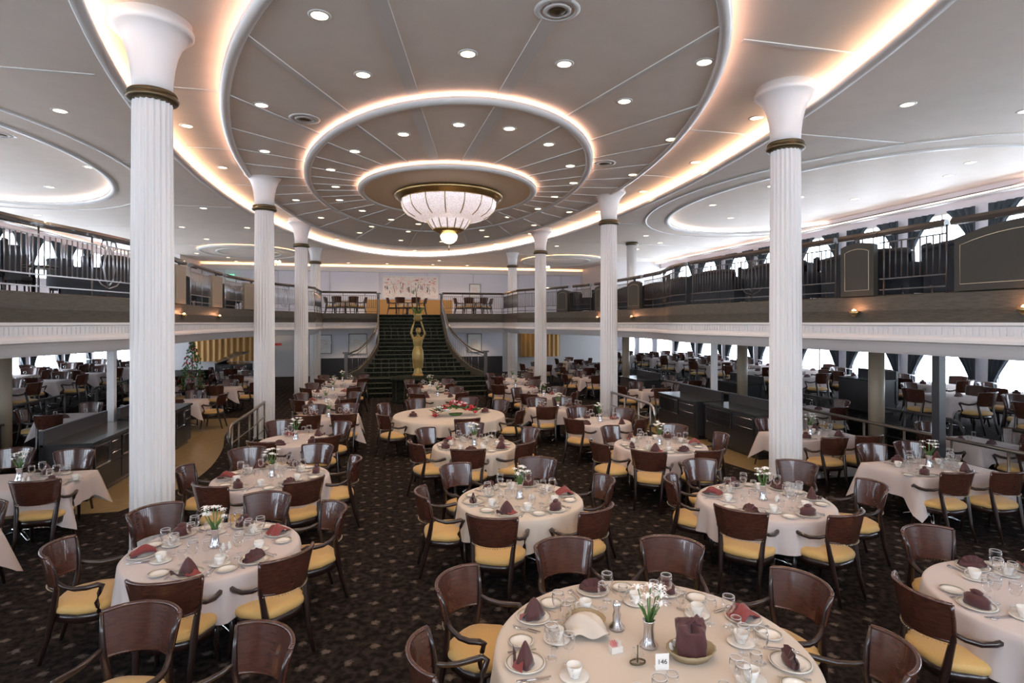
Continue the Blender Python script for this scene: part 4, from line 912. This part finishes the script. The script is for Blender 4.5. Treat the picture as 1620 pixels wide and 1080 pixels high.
do_table('right-side table by the stairs', (4.9, 21.2), .72, [(4.1, 21.9), (4.1, 20.5), (5.7, 20.5), (5.7, 21.9)], small=True, **D)
do_table('centre table behind the bouquet', (1.66, 16.9), .62, [(.95, 17.6), (2.35, 17.6), (.95, 16.2), (2.35, 16.2)], **D)
do_table('last centre table before the statue', (1.66, 19.4), .62, [(.95, 20.05), (2.35, 20.05), (1.0, 18.7), (2.3, 18.7)], small=True, **D)
# big display table with the bouquet
ph = 'large display table with the bouquet'
table_base(1.27, True, 'very large round table hidden under cloth, the '+ph, (1.59, 13.46, 0))
o = obj('tablecloth', cloth_round(1.28, .24, 'cloth', 5, 25)); o.location = (1.59, 13.46, 0); tag(o, 'cream cloth draped over the '+ph, 'tablecloth', 'round tablecloths')
for j, (x, y) in enumerate([(.15, 12.75), (.0, 14.3), (1.75, 11.95), (3.05, 12.75), (3.15, 14.4), (.83, 15.1), (2.32, 15.1)]):
    a = atan2(y-13.46, x-1.59); first('chair', make_chair, (1.59+cos(a)*1.45, 13.46+sin(a)*1.45, 0), a+pi/2, chairlabel(HRS[int(round((90-math.degrees(a)) % 360/30)) % 12]+" o'clock", ph), 'dining armchairs')
for j, (x, y) in enumerate(((.75, 13.3), (2.45, 13.55))):
    nm_ = ('left-side', 'right-side')[j]
    put('plate', 'dinner_plate', 'plate', plate_fn(.128), x, y, TZ, 0, 'gold-rimmed china plate at the %s of the %s' % (nm_, ph), 'dinner plates')
    put('napkin_hat', 'napkin', 'napkin', nap_hat, x, y, TZ+.013, 0, 'hat-folded burgundy napkin at the %s of the %s' % (nm_, ph), 'napkins on the tables')
t = thing('flower_bouquet', 'wide low bouquet of red, pink and white flowers on the display table', 'flowers', (1.72, 13.3, TZ))
mb = MB(); mb.lathe([(.08, 0), (.10, .03), (.11, .05), (.09, .05), (1e-4, .04)], 20, 'leaf', ex=1.5); obj('tray', mb, t)
rnd = random.Random(11)
for q in range(46):
    u = rnd.uniform(-1, 1); v = rnd.uniform(-1, 1); x, y = u*.50, v*.22; z = .04+.22*(1-u*u)*(1-.5*v*v)+rnd.uniform(-.02, .06)
    mt = rnd.choice(['petal_red', 'petal_pink', 'petal_white', 'petal_red', 'petal_white'])
    mb = MB(); rr = rnd.uniform(.06, .10)
    for w in range(7):
        b = w*2*pi/7+q; mb.add([(x, y, z-.01), (x+rr*cos(b-.42)*.8, y+rr*sin(b-.42)*.8, z+.01), (x+rr*cos(b), y+rr*sin(b), z+rr*.4), (x+rr*cos(b+.42)*.8, y+rr*sin(b+.42)*.8, z+.01)], [(0, 1, 2, 3)], mt)
    mb.ball((x, y, z+.01), rr*.4, mt, 6); obj('flower', mb, t)
for q in range(80):
    a = rnd.random()*6.28; x, y = rnd.uniform(-.5, .5), rnd.uniform(-.2, .2); z = .015+.14*(1-(x/.55)**2); dx, dy = .19*cos(a), .15*sin(a)
    mb = MB(); mb.add([(x, y, z), (x+dx*.5-dy*.25, y+dy*.5+dx*.25, z+.07), (x+dx, y+dy, z+.09), (x+dx*.5+dy*.25, y+dy*.5-dx*.25, z+.07)], [(0, 1, 2, 3)], 'leaf'); obj('leaf', mb, t)
# extra pieces on the front table
t = thing('bread_basket', 'round wicker bread basket near the middle of the big front table', 'basket', (1.42, 3.86, TZ))
mb = MB(); mb.lathe([(.10, 0), (.125, .035), (.14, .06), (.13, .06), (.115, .035), (1e-4, .012)], 32, 'bread', fl=lambda i_, r, z: 1+.03*(i_ % 2)); obj('basket', mb, t)
mb = MB(); mb.grid(lambda u, v: (-.15+.27*u, -.12+.22*v+.02*sin(u*6), .035+.10*sin(pi*v)**.6*sin(pi*u)**.6+.016*sin(v*11+u*9)), 16, 14, 'cloth'); tag(obj('bread_cloth', mb, loc=(1.40, 3.78, TZ)), 'cream cloth folded over the wicker basket on the big front table', 'cloth')
t = thing('serving_basket', 'low oval basket lined with a burgundy cloth on the big front table', 'basket', (1.95, 3.36, TZ))
mb = MB(); mb.lathe([(.10, 0), (.125, .035), (.14, .06), (.13, .06), (.115, .035), (1e-4, .012)], 32, 'bread', ex=1.15, ey=.9, fl=lambda i_, r, z: 1+.03*(i_ % 2)); obj('basket', mb, t)
def bunch(u, v):
    a = u*2*pi; r = (abs(cos(a))**6+abs(sin(a))**6)**(-1/6)*.088; z = .045+.165*min(1, v/.75)
    if v > .75: r *= max(0, 1-(v-.75)/.25); z += .012*sin(u*31)+.02*sin(u*13+1)
    r *= 1+.07*sin(u*44+3*v)+.05*sin(u*19+v*9); return (r*cos(a), r*.8*sin(a), z+.015*sin(a))
mb = MB(); mb.grid(bunch, 60, 14, 'napkin', True, True)
mb.grid(lambda u, v: (-.03+.10*u+.02*v, -.02+.05*v, .20+.035*sin(pi*u)+.02*v+.008*sin(u*16)), 10, 4, 'napkin'); tag(obj('burgundy_cloth', mb, loc=(1.95, 3.36, TZ), rz=-.4), 'bunched burgundy cloth standing in the low basket on the big front table', 'cloth')
t = thing('table_number_card', 'small white standing card reading 146 on the big front table', 'sign', (1.70, 3.26, TZ), radians(-8))
mb = MB(); mb.box((0, .012, .05), (.085, .004, .10), 'card'); mb.box((0, .03, .006), (.085, .04, .004), 'card'); obj('card', mb, t)
tx_ = bpy.data.curves.new('number', 'FONT'); tx_.body = '146'; tx_.size = .042; tx_.align_x = 'CENTER'; tx_.align_y = 'CENTER'; tx_.extrude = .0008; tx_.materials.append(MATS['ink'])
tmp_ = bpy.data.objects.new('tmp', tx_); COL.objects.link(tmp_); bpy.context.view_layer.update()
nm2 = bpy.data.meshes.new_from_object(tmp_.evaluated_get(bpy.context.evaluated_depsgraph_get())); bpy.data.objects.remove(tmp_)
n_ = bpy.data.objects.new('number', nm2); COL.objects.link(n_); n_.parent = t; n_.location = (0, .008, .05); n_.rotation_euler = (radians(90), 0, 0)
t = thing('sugar_caddy', 'small white box of sugar sachets on the big front table', 'caddy', (1.50, 3.52, TZ), .1)
mb = MB(); mb.box((0, 0, .02), (.08, .05, .04), 'china'); obj('box', mb, t)
for q in range(5): mb = MB(); mb.box((-.03+.014*q, 0, .045), (.003, .042, .05), 'petal_pink' if q < 3 else 'card'); obj('sachet', mb, t)
mb = MB(); mb.lathe([(.05, 0), (.055, .02), (.028, .05), (.030, .10), (.020, .13), (.03, .16), (.022, .19), (1e-4, .20)], 22, 'silver'); tag(obj('pepper_mill', mb, loc=(1.62, 3.78, TZ)), 'tall silver pepper mill by the vase of the big front table', 'mill')
t = thing('cruet', 'small wire holder with two glass bottles on the big front table', 'cruet', (1.58, 3.36, TZ))
mb = MB(); mb.ring([(-.003, .01), (.003, .01), (.003, .02), (-.003, .02)], (0, 0), .05, .03, 20, 'dark_bronze'); mb.tube([(0, 0, .01), (0, 0, .12)], .004, 'dark_bronze', 5); obj('holder', mb, t)
for s_ in (-1, 1): mb = MB(); mb.lathe([(.018, .01), (.018, .06), (.006, .08), (.006, .10), (.009, .105)], 12, 'glassware', (s_*.025, 0, 0)); obj('bottle', mb, t)
# two chairs of a table that stands out of the picture at the front
first('chair', make_chair, (-1.84+.2, 4.5-.3, 0), pi-.25, 'mahogany armchair seen from its glossy front at the bottom front edge, larger', 'dining armchairs')
first('chair', make_chair, (-.67-.2, 3.95-.2, 0), pi*.75, 'mahogany armchair turned sideways at the bottom front edge, only its back showing', 'dining armchairs')
# ------------------------------------------------------------------ side dining zones
def side_table(x, y, base, ph, n=4):
    if base > 0 or n == 4: sq = (1.0, 1.0)
    table_base(0, False, 'small pedestal table under white cloth, the '+ph, (x, y, base), .95, .95, 'tables in the side dining areas')
    used_c = used.get('sidecloth')
    if used_c is None: used['sidecloth'] = used_c = tag(obj('tablecloth', cloth_square(.95, .95, .26, 'cloth_pink', 2.0)), 'x', 'tablecloth'); o_c = used_c
    else: o_c = used_c.copy(); COL.objects.link(o_c)
    o_c.location = (x, y, base); o_c['label'] = 'white square cloth over the '+ph; o_c['group'] = 'side area tablecloths'
    ang = [(-.72, 0), (.72, 0), (0, -.72), (0, .72)][:n]
    h_ = hours([atan2(b, a) for a, b in ang])
    for (a, b), hr in zip(ang, h_):
        q = atan2(b, a)+random.uniform(-.15, .15)
        first('chair_s', make_chair_small, (x+a, y+b, base), q+pi/2, 'mahogany armchair at %s by the %s' % (hr, ph), 'dining armchairs of the side areas')
    for j, (a, b) in enumerate(((-.25, -.12), (.22, .18), (.1, -.3), (-.15, .28))):
        if j < 2: put('tumbler', 'water_goblet', 'glass', tumbler_fn, x+a, y+b, TZ+base, 0, 'clear footed goblet, %s of two on the %s' % (ORD[j], ph), 'water goblets')
    put('napkin_hat', 'napkin', 'napkin', nap_hat, x-.3, y, TZ+base, pi/2, 'hat-folded burgundy napkin at nine o\'clock on the '+ph, 'napkins on the tables')
    put('napkin_dome', 'napkin', 'napkin', nap_dome, x, y-.3, TZ+base, 0, 'fan-folded burgundy napkin at six o\'clock on the '+ph, 'napkins on the tables')
    put('vase', 'x', 'x', None, 0, 0, 0, 0, '', '') if 0 else None
for j, y in enumerate((5.9, 8.2, 10.6, 13.0, 15.4, 17.8, 20.2, 22.6, 25.0, 27.4)):
    side_table(14.9, y, .45, '%s window table of the right-side' % ORD[j])
    if j not in (3,): side_table(12.9, y+.3, .45, '%s raised inner table of the right-side' % ORD[j])
for j, y in enumerate((5.8, 8.3, 12.4, 18.7)): side_table(10.45, y, 0, '%s low table behind the right-side guard rail' % ORD[j])
for j, (x, y) in enumerate(((8.3, 16.8), (7.9, 21.2), (8.9, 24.6), (7.6, 26.8), (10.3, 26.9), (10.4, 30.2))): side_table(x, y, 0, '%s far table under the right-side balcony' % ORD[j])
for j, y in enumerate((14.2, 16.6, 19.0, 21.4, 23.8, 26.2)):
    side_table(-11.3, y, .45, '%s window table of the left-side' % ORD[j])
    side_table(-9.45, y+.4, .45, '%s raised inner table of the left-side' % ORD[j])
for j, (x, y) in enumerate(((-6.9, 15.2), (-5.2, 17.4), (-7.0, 20.8), (-5.0, 20.6), (-5.2, 24.4), (-7.2, 24.2), (-6.2, 27.6))): side_table(x, y, 0, '%s low table under the left-side balcony' % ORD[j])
# ------------------------------------------------------------------ balcony furniture
def up_table(x, y, ph):
    t = thing('balcony_table', 'dark round table, the '+ph, 'table', (x, y, ZU), 0, 'tables on the balcony')
    mb = MB(); mb.lathe([(.40, .70), (.42, .72), (.40, .745)], 28, 'counter_dark'); obj('tabletop', mb, t)
    mb = MB(); mb.lathe([(.2, 0), (.2, .02), (.035, .05), (.035, .70)], 16, 'black'); obj('pedestal', mb, t)
    for q, (a, hr) in enumerate(((2.4, "ten o'clock"), (.7, "two o'clock"), (-1.57, "six o'clock"))):
        first('lounge', make_lounge, (x+.72*cos(a), y+.72*sin(a), ZU), a+pi/2, 'dark upholstered tub chair at %s of the %s' % (hr, ph), 'upholstered chairs on the balcony')
for j, y in enumerate((3.2, 5.6, 8.0, 10.4, 12.8, 15.2, 17.6, 20.0, 22.4, 24.8)):
    up_table(at_y(RS, y)[0]+2.2, y, '%s balcony table behind the right-side railing' % ORD[j])
    up_table(at_y(LS, y+.6)[0]-2.2, y+.6, '%s balcony table behind the left-side railing' % ORD[j])
def make_sofa():
    t = thing('balcony_sofa', 'x', 'sofa')
    mb = MB(); mb.grid(lambda u, v: ((u-.5)*1.95, -.28-.06*v, .10+(.72+.06*sin(pi*u))*v), 16, 5, 'upholstery'); mb.grid(lambda u, v: ((u-.5)*1.9, -.16-.06*v, .10+(.72+.06*sin(pi*u))*v), 16, 5, 'upholstery'); mb.tube([((q/12-.5)*1.93, -.30, .82+.06*sin(pi*q/12)) for q in range(13)], .06, 'upholstery', 8); obj('backrest', mb, t)
    mb = MB(); mb.box((0, .1, .34), (1.8, .62, .20), 'upholstery'); obj('seat', mb, t)
    for s_ in (-1, 1): mb = MB(); mb.box((s_*.93, .05, .38), (.12, .7, .52), 'upholstery'); obj('armrest', mb, t)
    for a in (-1, 1):
        for b in (-1, 1): mb = MB(); mb.tube([(a*.85, b*.28, 0), (a*.85, b*.28, .24)], .03, 'dark_leg', 6); obj('leg', mb, t)
    return t
for j, y in enumerate((2.6, 4.7, 6.8, 8.9, 11.0, 13.1, 15.2, 17.3, 19.4, 21.5, 23.6)):
    first('sofa', make_sofa, (at_y(RS, y)[0]+.75, y, ZU), -pi/2, 'dark upholstered sofa with its back to the right-side balcony railing, %s from the camera' % ORD[j], 'balcony sofas')
    if j in (3, 5, 7, 9): first('sofa', make_sofa, (at_y(LS, y)[0]-.75, y, ZU), pi/2, 'dark upholstered sofa with its back to the left-side balcony railing, %s from the camera' % ORD[j//2], 'balcony sofas')
def back_set(x, y, ph):
    t = table_base(.5, True, 'round table on the back balcony, the '+ph, (x, y, ZU)); o = obj('tablecloth', cloth_round(.5, .3, 'cloth', 3, 9)); o.location = (x, y, ZU); tag(o, 'white cloth over the '+ph, 'tablecloth', 'back balcony tablecloths')
    for a, hr in ((pi, "nine o'clock"), (0, "three o'clock"), (-2.0, "seven o'clock"), (-1.1, "five o'clock")):
        first('chair_s', make_chair_small, (x+.75*cos(a), y+.75*sin(a), ZU), a+pi/2, 'mahogany armchair at %s of the %s' % (hr, ph), 'armchairs on the back balcony')
back_set(1.45, 31.6, 'landing table facing the stairs'); back_set(-1.7, 31.2, 'back balcony table on the left-side'); back_set(5.0, 31.2, 'back balcony table on the right-side')
# ------------------------------------------------------------------ curtains
def make_curtain():
    t = thing('curtain', 'x', 'curtain')
    def f(u, v):     # u across 0..1, v down 0..1 ; hangs at local x 0..w, tied back at v=.6
        w = .72*(1-v/.6)**1.2+.16 if v < .6 else .16+.10*(v-.6)/.4
        return (u*w, .035*sin(u*24), 1.95*(1-v))
    mb = MB(); mb.grid(f, 24, 14, 'curtain_teal'); obj('cloth', mb, t)
    mb = MB(); mb.tube([(0, -.05, .80), (.1, -.06, .76), (.2, -.05, .78), (.2, .05, .80), (.1, .06, .8), (0, .05, .82)], .02, 'sheer', 5, True, True); obj('tie_back', mb, t); return t
for sg, xw, side in ((1, XR-.14, 'right-side'), (-1, XL+.14, 'left-side')):
    wi = 0
    for y in WY:
        if (sg > 0 and y < 4) or (sg < 0 and y < 13) or y > 30: continue
        for z, lv in ((.47, 'lower'), (4.45, 'upper')):
            for e in (-1, 1):
                o = first('curtain', make_curtain, (xw, y+e*1.05, z), radians(90), '', 'dark curtains at the hull windows', (-e, 1, 1 if lv == 'lower' else .87))
                o['label'] = 'dark teal tied curtain, %s edge of the %s %s %s window' % ('camera-side' if e < 0 else 'stair-side', ORD[wi], lv, side)
        mb = MB(); mb.grid(lambda u, v: (.05*sin(u*40), (u-.5)*2.3, .30*(1-v)-.06*abs(sin(u*pi*3))*v), 48, 3, 'sheer')
        tag(obj('valance', mb, loc=(xw-sg*.08, y, 2.16)), 'pale scalloped valance over the %s lower %s window' % (ORD[wi], side), 'curtain', 'valances over the lower windows')
        wi += 1
for s_, x in (('left-side', XL+.35), ('right-side', XR-.35)):
    mb = MB(); mb.bbox((x-.03, 4, 6.40), (x+.03, 33, 6.43), 'hull_glow'); tag(obj('cove_light', mb), 'straight pink strip light along the %s hull wall' % s_, 'light')
    k += 1; mb = MB(); mb.bbox((x-.10, 4, 6.33), (x+.10, 33, 6.36), 'ceiling_trim'); struct('trim_%d' % k, mb)
# ------------------------------------------------------------------ far wall dressing
def drape(x, y, w, l):
    mb = MB(); mb.grid(lambda u, v: ((u-.5)*w, .05*sin(u*w*22)-.5*(1-(2*u-1)**2)*.5, .9+1.66*v), int(w*26), 2, 'drape_orange'); tag(obj('drape', mb, loc=(x, y, 0)), l, 'curtain', 'orange drapes')
drape(-7.6, 32.6, 3.4, 'orange pleated drape on the far left-side wall'); drape(9.3, 33.0, 2.4, 'orange pleated drape on the far right-side wall')
t = thing('painting', 'wide abstract painting in pale colours on the upper back wall', 'painting', (1.95, YB-.08, 5.15))
mb = MB(); mb.bbox((-1.75, -.05, -.72), (1.75, 0, .72), 'card'); obj('frame', mb, t)
mb = MB(); mb.bbox((-1.68, -.055, -.66), (1.68, -.05, .66), 'painting'); obj('canvas', mb, t)
rnd = random.Random(5); mb = MB()
for q in range(110):
    up_ = q % 4 == 0; x, z = rnd.uniform(-1.6, 1.6), (rnd.uniform(.15, .55) if up_ else rnd.gauss(-.12, .14)); w, h = (rnd.uniform(.06, .22), rnd.uniform(.03, .08)) if up_ else (rnd.uniform(.015, .05), rnd.uniform(.08, .3))
    mb.bbox((x-w/2, -.062, z-h/2), (x+w/2, -.056, z+h/2), rnd.choice(['petal_red', 'petal_pink', 'gold_line', 'sheer'] if up_ else ['curtain_teal', 'leaf', 'petal_pink', 'upholstery', 'gold_line', 'ink', 'sheer', 'lilac_wall']))
obj('brushwork', mb, t)
def picture(x, y, z, w, h, l):
    t = thing('framed_picture', l, 'picture', (x, y, z)); mb = MB()
    mb.tube([(-w/2, -.02, -h/2), (w/2, -.02, -h/2), (w/2, -.02, h/2), (-w/2, -.02, h/2)], .035, 'dark_bronze', 4, False, True); obj('frame', mb, t)
    mb = MB(); mb.bbox((-w/2, -.02, -h/2), (w/2, 0, h/2), 'card'); obj('mat_board', mb, t); mb = MB(); mb.bbox((-w/4, -.025, -h/4), (w/4, -.02, h/4), 'painting'); obj('print', mb, t)
picture(-1.15, 32.97, 1.72, .95, 1.1, 'dark-framed picture on the lower wall on the left-side of the stairs')
picture(-2.9, 32.97, 1.72, .7, 1.0, 'dark-framed picture behind the fourth left-side column')
picture(5.35, 32.97, 1.72, .8, 1.05, 'dark-framed picture on the lower wall on the right-side of the stairs')
picture(6.1, YB-.08, 4.95, .7, .9, 'dark-framed picture high on the back wall beside the right-side column')
mb = MB(); mb.box((0, 0, 0), (.55, .03, .13), 'sign_red'); tag(obj('wall_sign', mb, loc=(-5.3, 32.5, 1.75)), 'small red sign on the far left-side wall', 'sign')
mb = MB(); mb.box((0, 0, 0), (.4, .04, .12), 'exit_green'); tag(obj('exit_sign', mb, loc=(-8.6, YB-.3, 5.7)), 'small glowing green exit sign high on the far left-side wall', 'sign')
def wall_lamp(x, y, z, l):
    t = thing('wall_lamp', l, 'lamp', (x, y, z), 0, 'globe wall lamps')
    mb = MB(); mb.tube([(0, 0, -.1), (0, -.15, -.06), (0, -.18, 0)], .015, 'brass', 5); mb.tube([(-.16, -.18, .0), (0, -.15, -.06), (.16, -.18, 0)], .012, 'brass', 5); obj('arm', mb, t)
    for s_ in (-1, 0, 1): mb = MB(); mb.ball((s_*.16, -.18, .07), .07, 'lamp_glow', 10); obj('globe', mb, t)
wall_lamp(-5.3, 32.3, 2.25, 'triple globe lamp on the far lower left-side wall'); wall_lamp(8.1, 32.4, 2.3, 'triple globe lamp on the far lower right-side wall')
wall_lamp(-5.0, 30.8, 5.85, 'triple globe lamp high behind the second left-side column'); wall_lamp(9.0, 31.0, 5.9, 'triple globe lamp high behind the third right-side column')
k += 1
mb = MB(); mb.bbox((-10.3, 32.9, 0), (-3.6, 33.05, 2.6), 'wall_paint'); mb.bbox((7.0, 33.4, 0), (13.5, 33.5, 2.6), 'wall_paint'); struct('wall_far_lower', mb)
t = thing('grand_piano', 'black grand piano with raised lid before the left-side orange drape', 'piano', (-6.9, 30.2, 0), .3)
mb = MB(); mb.slab([(-.8, -.9), (.8, -.9), (.8, -.1), (.45, .3), (.3, .9), (-.2, 1.1), (-.7, .8)], .62, .95, 'black'); obj('case', mb, t)
mb = MB(); mb.add([(-.8, -.5, .97), (-.7, .8, .97), (-.2, 1.1, .97), (.2, .9, 1.45), (.7, 0, 1.5), (.7, -.5, 1.5)], [(0, 1, 2, 3, 4, 5)], 'black'); so = obj('lid', mb, t); sm_ = so.modifiers.new('s', 'SOLIDIFY'); sm_.thickness = .03
for x, y in ((-.65, -.7), (.65, -.7), (0, .8)): mb = MB(); mb.tube([(x, y, 0), (x, y, .62)], [.03, .05], 'black', 8); obj('leg', mb, t)
t = thing('potted_tree', 'small bushy potted tree with red berries behind the first left-side column', 'plant', (-6.6, 23.0, 0))
mb = MB(); mb.lathe([(.18, 0), (.24, .35), (.21, .35), (1e-4, .3)], 20, 'dark_bronze'); obj('pot', mb, t)
mb = MB(); mb.tube([(0, 0, .3), (0, 0, 1.9)], [.03, .015], 'dark_leg', 6); obj('trunk', mb, t)
mb = MB(); rnd = random.Random(2)
for q in range(420):
    a = rnd.random()*6.28; z = rnd.uniform(.45, 2.2); r = (.52*(1-(z-.4)/1.9)+.05)*rnd.uniform(.4, 1); x, y = r*cos(a), r*sin(a); b = rnd.random()*6
    mb.add([(x, y, z), (x+.07*cos(b), y+.07*sin(b), z+.03), (x+.03*cos(b+1.5), y+.03*sin(b+1.5), z+.09)], [(0, 1, 2)], 'petal_red' if q % 6 == 0 else 'leaf')
obj('foliage', mb, t)
